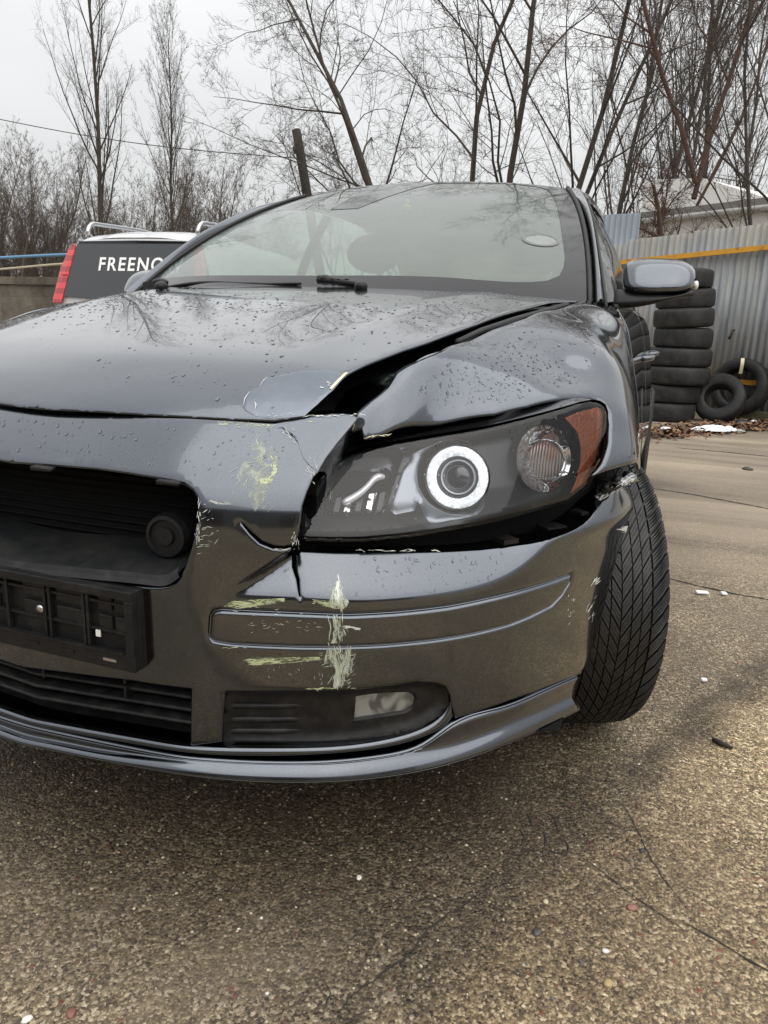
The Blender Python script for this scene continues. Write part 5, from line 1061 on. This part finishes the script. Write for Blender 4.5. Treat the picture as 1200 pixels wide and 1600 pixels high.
def tubes(lines, k):
    by = {}
    for P, R in lines: by.setdefault(len(P), []).append((P, R))
    Vs, Fs, b = [], [], 0
    for n, L in by.items():
        P = np.array([x[0] for x in L]); R = np.array([x[1] for x in L]); M = len(L); T = np.gradient(P, axis=1); T /= np.linalg.norm(T, axis=2, keepdims=True)+1e-12
        ref = np.where(np.abs(T[:, :1, 2:3]) < .8, np.array([0, 0, 1.]), np.array([1., 0, 0])); N = np.cross(T, np.broadcast_to(ref, T.shape)); N /= np.linalg.norm(N, axis=2, keepdims=True)+1e-12; B = np.cross(T, N)
        a = np.arange(k)*2*PI/k; V = P[:, :, None]+R[:, :, None, None]*(N[:, :, None]*np.cos(a)[None, None, :, None]+B[:, :, None]*np.sin(a)[None, None, :, None])
        i = (np.arange(M)[:, None, None]*n+np.arange(n-1)[None, :, None])*k; j = np.arange(k)[None, None]; j2 = (j+1) % k
        F = np.stack([i+j, i+j2, i+k+j2, i+k+j], -1).reshape(-1, 4)+b; Vs.append(V.reshape(-1, 3)); Fs.append(F); b += M*n*k
    return np.vstack(Vs), np.vstack(Fs)
bark = mat('bark', (.06, .05, .042), .85); t = NT(bark); t.set(Base_Color=t.mix(t.noise(5, 5, .7), (.028, .023, .019), (.085, .07, .055))).bump(t.noise(20, 5, .6, vec=t.map((3, 3, .5))), .5, .03)
barkr = mat('reddish_bark', (.09, .05, .035), .85); t = NT(barkr); t.set(Base_Color=t.mix(t.noise(7, 5, .7), (.045, .027, .02), (.13, .07, .045)))
barkg = mat('thicket_bark', (.075, .06, .048), .85); t = NT(barkg); t.set(Base_Color=t.mix(t.noise(2, 4, .6), (.045, .036, .028), (.11, .085, .062)))
def tree(name, px, Y, dirs, L, r, seed, label, m=bark, group='bare trees round the yard', tw=(6, .55), **k):
    b = at(px, 500, Y=Y); e = empty(name, (b[0], Y, 0), label, 'tree' if name != 'bush' else 'bush', group); rng = np.random.default_rng(seed)
    S = grow((0, 0, 0), dirs, L, r, rng, **k); tr = [(P, R) for lv, P, R in S if lv == 0]; br_ = [(P, R) for lv, P, R in S if lv == 1]; tw_ = [(P, R) for lv, P, R in S if lv > 1]; fine = [(P, R) for lv, P, R in S if lv >= k.get('levels', 4)-1]; tw_ = tw_+twigs(fine, tw[0], tw[1], rng)
    V, F = tubes(tr, 8); fast('trunk', V, F, m, e)
    V1, F1 = tubes(br_, 5); V2, F2 = tubes(tw_, 3) if tw_ else (np.zeros((0, 3)), np.zeros((0, 4), int)); fast('crown', np.vstack([V1, V2]), np.vstack([F1, F2+len(V1)]), m, e); return e
up = (0, 0, 1)
tree('poplar_tree', 163, 22, [((0, 0, 0), (-.02, 0, 1), 1, 1)], 15.5, .10, 11, 'tallest slender bare tree at the left, rising out of the picture', tw=(5, .6), kids=(34, 8, 6), ang=(30, 30, 36), ratio=(.26, .42, .45), upw=.10, wob=.035, start=.16, nseg=(14, 7, 5, 4))
tree('poplar_tree', 272, 23, [((0, 0, 0), (-.02, 0, 1), 1, 1)], 10.2, .075, 12, 'shorter slender bare tree, right of the tallest one', tw=(5, .6), kids=(34, 8, 6), ang=(28, 30, 36), ratio=(.27, .42, .45), upw=.12, wob=.035, start=.15, nseg=(14, 7, 5, 4))
tree('poplar_tree', 60, 27, [((0, 0, 0), (.02, 0, 1), 1, 1)], 8.0, .08, 13, 'small slender bare tree in the thicket left of the tallest one', kids=(30, 8, 5), ang=(30, 32, 36), ratio=(.3, .45, .45), upw=.1, start=.2)
rb = np.random.default_rng(21)
blab = ['bare bush at the far left edge above the wall', 'bare bush second from the left above the concrete wall', 'bare bush left of the tallest tree', 'bare bush in front of the tallest tree', 'bare bush just right of the tallest tree', 'bare bush between the two slender trees', 'bare bush in front of the shorter slender tree', 'bare bush right of the shorter slender tree', 'low bare bush above the middle of the sloping windscreen pillar', 'low bare bush just left of the leaning pole', 'low sparse bush right of the leaning pole']
for i, (px, h) in enumerate(((-30, 6.2), (18, 5.4), (70, 4.8), (120, 4.6), (180, 4.8), (222, 4.4), (262, 4.2), (312, 4.6), (362, 4.0), (410, 3.9), (448, 3.6))):
    ds = [((rb.normal(0, .5), rb.normal(0, .6), 0), (rb.normal(0, .22), rb.normal(0, .22), 1), rb.uniform(.6, 1.0), rb.uniform(.7, 1.1)) for _ in range(11 if h > 4.1 else 7)]
    tree('bush', px, 17+rb.uniform(-1.5, 2.5), ds, h, .035, 40+i, blab[i], barkg, 'bare bushes along the left boundary', kids=(13, 7, 4), ang=(28, 34, 38), ratio=(.4, .45, .5), upw=.08, wob=.06, start=.1, levels=4)
# spreading trees behind the roof
tree('spreading_tree', 695, 13.5, [((-.05, 0, 0), (-.30, -.1, 1), .95, 1.0), ((.1, .1, 0), (-.03, .1, 1), 1.0, .95), ((-.2, 0, 0), (-.45, .0, 1), .55, .65), ((.0, .2, 0), (-.15, .3, 1), .9, .7)], 10.5, .075, 61, 'bare tree with wide leaning stems behind the left half of the car roof', kids=(15, 9, 7), ang=(44, 44, 46), ratio=(.36, .48, .44), upw=.03, wob=.10, start=.22, droop=.03, levels=4)
tree('spreading_tree', 790, 13.0, [((-.1, 0, 0), (.08, 0, 1), 1.0, 1.0), ((.12, .1, 0), (.20, 0, 1), 1.0, .95), ((.25, 0, 0), (.34, .1, 1), .9, .75)], 10.5, .072, 62, 'bare tree with three upright stems behind the right half of the car roof', kids=(15, 9, 7), ang=(42, 44, 46), ratio=(.34, .48, .44), upw=.03, wob=.09, start=.22, droop=.03, levels=4)
tree('spreading_tree', 560, 20, [((0, 0, 0), (.1, 0, 1), 1.0, 1.0), ((.3, 0, 0), (.45, 0, 1), .8, .8)], 6.2, .045, 63, 'low thin bare tree just right of the leaning pole', kids=(16, 8, 6), ang=(40, 42, 42), ratio=(.45, .48, .45), upw=.03, start=.2)
tree('vine_covered_tree', 1072, 11.2, [((0, 0, 0), (-.04, 0, 1), .36, 2.4), ((-.1, 0, 3.0), (-.36, 0, 1), .8, .85), ((-.1, .05, 2.8), (.05, .1, 1), .9, .9), ((-.05, .0, 2.7), (.30, 0, 1), .6, .5)], 8.5, .042, 64, 'reddish bare tree with a forked trunk standing behind the yellow railed fence', barkr, kids=(16, 9, 7), ang=(42, 44, 46), ratio=(.40, .46, .45), upw=.04, wob=.09, start=.18, levels=4)
tree('hornbeam_tree', 965, 18, [((-.3, 0, 0), (-.05, 0, 1), 1, 1), ((.35, .2, 0), (.06, 0, 1), 1.05, .95), ((.9, .1, 0), (.10, 0, 1), .95, .8)], 11.5, .075, 65, 'dense upright bare tree behind the gable of the white building', bark, tw=(3, .5), kids=(30, 9, 6), ang=(24, 28, 34), ratio=(.34, .45, .45), upw=.10, wob=.05, start=.12)
tree('hornbeam_tree', 1075, 20, [((0, 0, 0), (.02, 0, 1), 1, 1), ((.5, .2, 0), (.1, 0, 1), .9, .9)], 11, .075, 66, 'dense upright bare tree above the roof of the white building', bark, tw=(3, .5), kids=(30, 9, 6), ang=(24, 28, 34), ratio=(.34, .45, .45), upw=.10, wob=.05, start=.12)
tree('leaning_tree', 1235, 11.0, [((0, 0, 0), (-.10, 0, 1), 1, 1), ((.1, .1, 0), (-.35, 0, 1), .8, .8)], 8.5, .05, 67, 'thin bare tree reaching in from the right edge', bark, kids=(14, 8, 6), ang=(46, 44, 44), ratio=(.45, .48, .45), upw=.02, wob=.08, start=.2)
tree('bush', 905, 12.4, [((rb.normal(0, .3), rb.normal(0, .3), 0), (rb.normal(0, .35), 0, 1), rb.uniform(.6, 1.0), 1) for _ in range(6)], 3.9, .03, 68, 'tangled bare bush behind the windscreen pillar on the fence side', barkr, 'bare bushes along the boundary', tw=(1, .5), kids=(9, 5, 3), ang=(40, 42, 44), ratio=(.5, .5, .5), upw=.0, wob=.12, start=.15)
# ================================================================== water drops
water = mat('water', (.9, .93, .95), .0, 0, 0, .5, Transmission_Weight=1.0, IOR=1.33)
def drops(name, surf, uv, r0, r1, seed, parent, stretch=1.5, flow=(0, 1)):
    rng = np.random.default_rng(seed); n = len(uv); P = surf.P(uv); N = surf.nrm(uv); e = 1e-3
    A = surf.P(uv+np.array(flow)*e)-P; A -= N*(A*N).sum(1)[:, None]; A /= np.linalg.norm(A, axis=1)[:, None]+1e-12; B = np.cross(N, A)
    r = r0+(r1-r0)*rng.random(n)**2.5; st = 1+(stretch-1)*rng.random(n); hgt = r*rng.uniform(.35, .6, n); V = []; k = 9; rings = ((1.0, -.05), (.86, .5), (.5, .86))
    for rr, hh2 in rings:
        for a in np.arange(k)*2*PI/k: V.append(P+A*(r*st*rr*math.cos(a))[:, None]+B*(r*rr*math.sin(a))[:, None]+N*(hgt*hh2)[:, None])
    V.append(P+N*hgt[:, None]); V = np.stack(V, 1); m = V.shape[1]
    F = []
    for i in range(2):
        for j in range(k): F.append((i*k+j, i*k+(j+1) % k, (i+1)*k+(j+1) % k)); F.append((i*k+j, (i+1)*k+(j+1) % k, (i+1)*k+j))
    for j in range(k): F.append((2*k+j, 2*k+(j+1) % k, 3*k))
    F = np.array(F)[None]+(np.arange(n)*m)[:, None, None]; o = fast(name, V.reshape(-1, 3), F.reshape(-1, 3), water, parent); o['kind'] = 'stuff'; return o
rng = np.random.default_rng(31)
def sample(poly, n, dens=None):
    P = np.asarray(poly); lo, hi = P.min(0), P.max(0); Q = lo+(hi-lo)*rng.random((n*6, 2)); Q = Q[inside(Q, P)]
    if dens is not None: Q = Q[rng.random(len(Q)) < dens(Q)]
    return Q[:n]
cl_n = tps(rng.random((40, 2))*2-.5, rng.random(40), 1e-3)
hoodpoly = np.vstack([hh[1:]*.97, (hh[1:]*[-1, 1]*.97)[::-1]])+[0, .02]
qh = sample(hoodpoly, 2300, lambda q: np.clip(.10+.9*(cl_n(q)-.35), .05, 1)*np.where(q[:, 0] < -.15, 1.0, .45)*np.where(q[:, 1] > .55, 1, .45))
drops('water_drops', hoodS, qh, .0008, .0034, 1, hood, 1.8)
fpoly = fenS.uv([(700, 640), (640, 625), (690, 575), (790, 530), (880, 500), (935, 520), (930, 560), (900, 605), (800, 628)])
qf = sample(fpoly, 620, lambda q: np.clip(.15+.9*(cl_n(q*1.3)-.2), .1, 1)); drops('water_drops', fenS, qf, .0007, .0028, 2, fender, 1.9)
npoly = bump.uv([(0, 650), (300, 668), (470, 672), (440, 720), (300, 745), (150, 722), (0, 712)]); drops('water_drops', bump, sample(npoly, 140), .0009, .003, 3, bumper, 1.4, (0, -1))
lpoly = bump.uv([(560, 870), (800, 862), (770, 905), (640, 930), (540, 935)]); drops('water_drops', bump, sample(lpoly, 70), .0009, .0026, 4, bumper, 1.6, (0, -1))
lp2 = lens0.uv([(590, 700), (750, 674), (860, 650), (930, 632), (938, 690), (890, 770), (700, 815), (600, 825)]); drops('water_drops', lens0, sample(lp2, 130, lambda q: np.clip((q[:, 1]-.6)/.12, .12, 1)), .0009, .0026, 5, lamp, 1.3, (0, -1))
# ================================================================== scrapes, chips and scratches on the bumper
wht = mat('scraped_white', (.62, .64, .60), .6); grn = mat('yellow_green_paint_transfer', (.46, .51, .29), .6); pal = mat('pale_green_scuff', (.42, .46, .36), .65); blk = mat('crack_black', (.004, .004, .004), .8); gry = mat('grey_scuff', (.30, .32, .33), .6)
rs = np.random.default_rng(77)
def strokes(name, S, specs, m, parent, lift=.0005):
    """each stroke: centre line in photo pixels plus a half width; laid as a thin spindle-shaped flake on the surface"""
    V, F = [], []; allp = []; meta = []
    for line, w in specs:
        L = np.asarray(line, float); n = len(L); T = np.gradient(L, axis=0); T /= np.linalg.norm(T, axis=1)[:, None]+1e-9; N = np.c_[-T[:, 1], T[:, 0]]; W_ = w*np.sin(np.linspace(.12, PI-.12, n))**.7*rs.uniform(.55, 1.2, n)
        w = w*.62; W_ = W_*.62; allp += [*(L+N*W_[:, None]), *(L-N*W_[:, None])]; meta.append(n)
    allp = np.array(allp); H = S.hit(allp, .9, 2.6, 160); uv = S.inv(H); P = H+S.nrm(uv)*lift; b = 0
    for n in meta:
        F += [(b+i, b+i+1, b+n+i+1, b+n+i) for i in range(n-1)]; b += 2*n
    o = obj(name, P, F, m, parent); o['kind'] = 'stuff'; return o
def fan(cx, cy, sx, sy, n, ang, L, w, aj=.25, bend=.0):
    o = []
    for _ in range(n):
        x, y = cx+rs.normal(0, sx), cy+rs.normal(0, sy); a = rad(ang)+rs.normal(0, aj); l = L*rs.uniform(.4, 1.3); k = 5; q = []
        for i in range(k): u = i/(k-1)-.5; q.append((x+math.cos(a)*l*u-math.sin(a)*bend*l*u*u, y+math.sin(a)*l*u+math.cos(a)*bend*l*u*u))
        o.append((q, w*rs.uniform(.5, 1.4)))
    return o
def along(p0, p1, n, jx, jy, ang, L, w, aj=.2, bend=0):
    o = []
    for _ in range(n):
        u = rs.random(); o += fan(p0[0]+(p1[0]-p0[0])*u, p0[1]+(p1[1]-p0[1])*u, jx, jy, 1, ang, L, w, aj, bend)
    return o
g = along((355, 946), (408, 941), 60, 5, 2.0, -4, 15, 1.0)+along((405, 941), (445, 939), 26, 4, 1.5, -3, 9, .6)+along((384, 1034), (440, 1033), 70, 4, 1.9, -2, 15, 1.1)+along((440, 1032), (515, 1028), 40, 5, 3, -5, 8, .6)+along((488, 941), (525, 946), 40, 5, 3, 8, 9, .8)+along((480, 1076.5), (550, 1074.5), 40, 4, .5, -2, 16, .6)
g += along((424, 712), (430, 735), 26, 2.5, 2, 78, 9, 1.1)+along((430, 735), (414, 752), 24, 2.5, 2, 135, 8, 1.1)+along((414, 752), (400, 749), 14, 2.5, 1.5, 10, 8, 1.0)+along((345, 662), (430, 667), 26, 6, 2, 6, 7, .8)+fan(490, 658, 3, 2, 6, 0, 6, 1.2)+along((355, 1011), (420, 1012), 14, 4, .6, 1, 10, .6)
g += along((528, 925), (532, 950), 26, 3, 4, 80, 9, 1.0)
def smear_mat(name, colr, sc, lo, hi, amt):
    m = bpy.data.materials.new(name); m.use_nodes = True; t = NT(m); b = t.b; b.inputs['Base Color'].default_value = (*colr, 1); b.inputs['Roughness'].default_value = .6
    nz = t.n('ShaderNodeTexNoise', {'Vector': t.map(sc), 'Scale': 60.0, 'Detail': 8.0, 'Roughness': .72, 'Distortion': .6}).outputs['Fac']
    tr = t.n('ShaderNodeBsdfTransparent'); mxs = t.n('ShaderNodeMixShader', {0: t.math('MULTIPLY', t.ramp(nz, (lo, 0.0), (hi, 1.0)), amt)}); t.t.links.new(tr.outputs[0], mxs.inputs[1]); t.t.links.new(b.outputs[0], mxs.inputs[2]); t.t.links.new(mxs.outputs[0], t.o.inputs[0]); return m
def smear(name, px, m, lift):
    uv = bump.uv(px); uv = uv+rs.normal(0, .0006, uv.shape); V, F, _ = skin_mesh(bump, uv, (), (), step=.006); n = bump.nrm(bump.inv(np.asarray(V))); o = obj(name, np.asarray(V)+n*lift, F, m, bumper); o['kind'] = 'stuff'; return o
sm_g = smear_mat('green_smear', (.46, .51, .30), (.6, .6, 2.5), .44, .58, .9); sm_p = smear_mat('pale_smear', (.46, .50, .40), (1.6, 1.6, .5), .43, .58, .92); sm_n = smear_mat('nose_smear', (.40, .43, .36), (1.0, 1.0, .8), .46, .62, .75)
smear('paint_smear', [(520, 926), (525, 908), (529, 902), (533, 912), (538, 930), (545, 940), (540, 952), (520, 951), (512, 942)], sm_p, .0004)
smear('paint_smear', [(519, 962), (536, 962), (538, 985), (545, 1004), (517, 1005), (522, 985)], sm_p, .0004)
smear('paint_smear', [(510, 1012), (548, 1012), (552, 1030), (548, 1050), (535, 1073), (520, 1075), (524, 1045), (505, 1035)], sm_p, .0004)
smear('paint_smear', [(350, 948), (362, 939), (400, 936), (445, 935), (445, 941), (405, 946), (372, 951)], sm_g, .0004)
smear('paint_smear', [(380, 1032), (395, 1028), (440, 1028), (500, 1026), (500, 1032), (440, 1037), (395, 1039)], sm_g, .0004)
smear('paint_smear', [(488, 936), (525, 940), (525, 950), (505, 948)], sm_g, .0004)
smear('paint_smear', [(372, 742), (392, 700), (408, 672), (424, 695), (432, 722), (430, 748), (418, 775), (398, 800), (388, 770), (362, 775)], sm_n, .0004)
smear('paint_smear', [(405, 748), (418, 746), (426, 735), (426, 715), (432, 712), (433, 738), (424, 754), (408, 757)], sm_g, .0006)
smear('paint_smear', [(340, 659), (380, 660), (432, 662), (425, 669), (380, 668), (342, 664)], sm_n, .0004)
g = g[::3]
strokes('green_scrape', bump, g, grn, bumper, .0006)
p = along((527, 912), (529, 950), 90, 3.2, 4, 92, 13, .9)+along((526, 962), (528, 1003), 90, 6.5, 4, 84, 14, .9)+along((527, 1013), (531, 1028), 80, 9, 4, 80, 11, 1.0)+along((533, 1030), (526, 1070), 90, 5.5, 5, 100, 14, .9)+along((546, 1018), (540, 1066), 60, 5, 3, -25, 14, .55, .25, -.5)+along((500, 1030), (522, 1030), 30, 4, 5, -12, 10, .7)
p += along((505, 925), (528, 910), 24, 6, 6, -40, 14, .4)+fan(395, 742, 16, 22, 80, -38, 15, .45, .35, .3)+fan(415, 775, 8, 14, 36, -30, 12, .4)+fan(400, 700, 10, 20, 40, 70, 14, .4)
p = p[::3]
strokes('pale_scrape', bump, p, pal, bumper, .0009)
wv = along((528, 904), (527, 940), 34, 1.4, 5, 94, 12, 1.0)+fan(529, 935, 5, 6, 26, 60, 8, .8, .8)+along((540, 978), (562, 983), 16, 2, 1, 14, 12, .9)+along((528, 1060), (526, 1072), 12, 2, 2, 95, 8, .6)+along((312, 780), (309, 845), 26, 1.5, 4, 95, 9, .6)+fan(323, 835, 8, 22, 26, -15, 9, .5, .5)+along((325, 783), (358, 788), 10, 2, 1, 10, 14, .5)
wv += fan(981, 826, 4, 2.2, 30, -4, 14, 1.3)+fan(931, 906, 2.5, 2.5, 9, -38, 10, .8)+fan(920, 948, 4, 10, 14, -65, 10, .5)+fan(892, 955, 4, 12, 10, -70, 5, .5)+along((940, 779), (990, 747), 40, 3, 1.6, -35, 9, .9)+along((425, 857), (455, 858), 10, 3, .6, 3, 10, .5)+fan(461, 845, 2.5, 8, 22, 100, 7, .5, .5)+along((560, 860.5), (690, 861), 16, 8, .7, 2, 12, .8)+along((370, 945), (470, 962), 12, 20, 8, 2, 7, .4)+fan(430, 978, 40, 4, 26, 0, 7, .4)+fan(480, 1055, 30, 12, 22, 70, 6, .4)
wv += along((438, 652), (560, 648), 30, 5, 1.2, -3, 9, .6)+along((440, 672), (465, 690), 12, 3, 3, 45, 7, .5)+fan(488, 730, 5, 8, 16, 60, 8, .45, .5)
strokes('white_scratch', bump, wv, wht, bumper, .0011)
bk = [([(432, 669), (441, 668), (450, 675), (459, 683), (465, 690), (467, 697)], .9), ([(452, 674), (458, 680), (464, 684)], .9), ([(440, 657), (455, 655)], 1.1), ([(467, 697), (474, 716), (484, 728), (496, 736)], .5)]+fan(365, 1050, 60, 20, 10, 60, 5, .4)+fan(600, 900, 5, 5, 3, 20, 6, .4)
strokes('hairline_crack', bump, bk, blk, bumper, .0010)
# scuffs on the hood patch and fender tip
strokes('patch_scuff', PatchS(.0006), [([(397, 627), (400, 632), (399, 640)], 1.2), ([(380, 634), (383, 622), (390, 612)], .9), ([(406, 603), (412, 594), (418, 589)], .8)]+fan(508, 601, 5, 3, 5, 0, 6, .8)+fan(440, 648, 15, 1.5, 10, 0, 6, .5), wht, hood, .0006)
strokes('fender_chip', fenS, along((568, 684), (605, 679), 14, 3, .8, -10, 9, .7), chipm, fender, .0006)
# torn lip of the bumper corner: ragged white plastic edge
tl_ = bump.hit([(938, 783), (950, 775), (962, 767), (975, 758), (990, 747), (995, 743)]); tl2 = tl_+np.array([-.012, .014, .004]); tl2 += rs.normal(0, .002, tl2.shape)
torn = mat('torn_plastic', (.32, .33, .34), .6); t = NT(torn); t.set(Base_Color=t.mix(t.ramp(t.noise(160, 4, .7), (.45, 0.0), (.6, 1.0)), (.06, .06, .065), (.55, .56, .57)))
obj('torn_edge', *loft([tl_, tl2], 24, 3), torn, bumper)
for k, (px, d) in enumerate((((962, 748), .02), (( 978, 742), .025), ((945, 760), .03))):
    P_ = Front(lambda f, z: off_base(f, z)-d).hit([px, (px[0]+10, px[1]+4), (px[0]+16, px[1]-3)]); obj('torn_clip', *tube(smooth_line(P_, 8), [.008, .007, .006, .008, .006, .005, .004, .003], 6), blackplastic, car)
# dark seam between nose corner and fender
fl_e = bump.hit([(561, 652), (548, 668), (528, 692), (510, 716), (498, 737)]); obj('nose_return', *loft([fl_e, fl_e+[-.004, .03, -.006], fl_e+[-.02, .07, -.03]], 24, 4), paint, car)
# ================================================================== opposite side of the yard (seen only as reflections)
hall = empty('workshop_hall', (3, -11, 0), 'long low workshop hall across the yard, showing only as a dark band in reflections', 'building')
hm = mat('hall_brick', (.13, .10, .085), .85); t = NT(hm); t.set(Base_Color=t.mix(t.noise(2, 5), (.09, .07, .06), (.16, .125, .105)))
obj('wall', *box((0, -3, 1.9), (34, 6, 3.8)), hm, hall, smooth=False); obj('roof', *box((0, -3, 3.9), (34.6, 6.6, .2)), roofm, hall, smooth=False)
for i in range(5):
    o = obj('gate', *box((-12+i*6, .02, 1.5), (3.2, .08, 3.0)), zinc, hall, smooth=False); obj('handle', *box((-12+i*6+.3, .08, 1.2), (.05, .05, .3)), rubber, o, smooth=False)
    o = obj('window', *box((-9+i*6, .02, 2.2), (1.4, .06, .9)), satin, hall, smooth=False); obj('pane', *box((-9+i*6, .06, 2.2), (1.26, .03, .76)), glossblack, o, smooth=False)
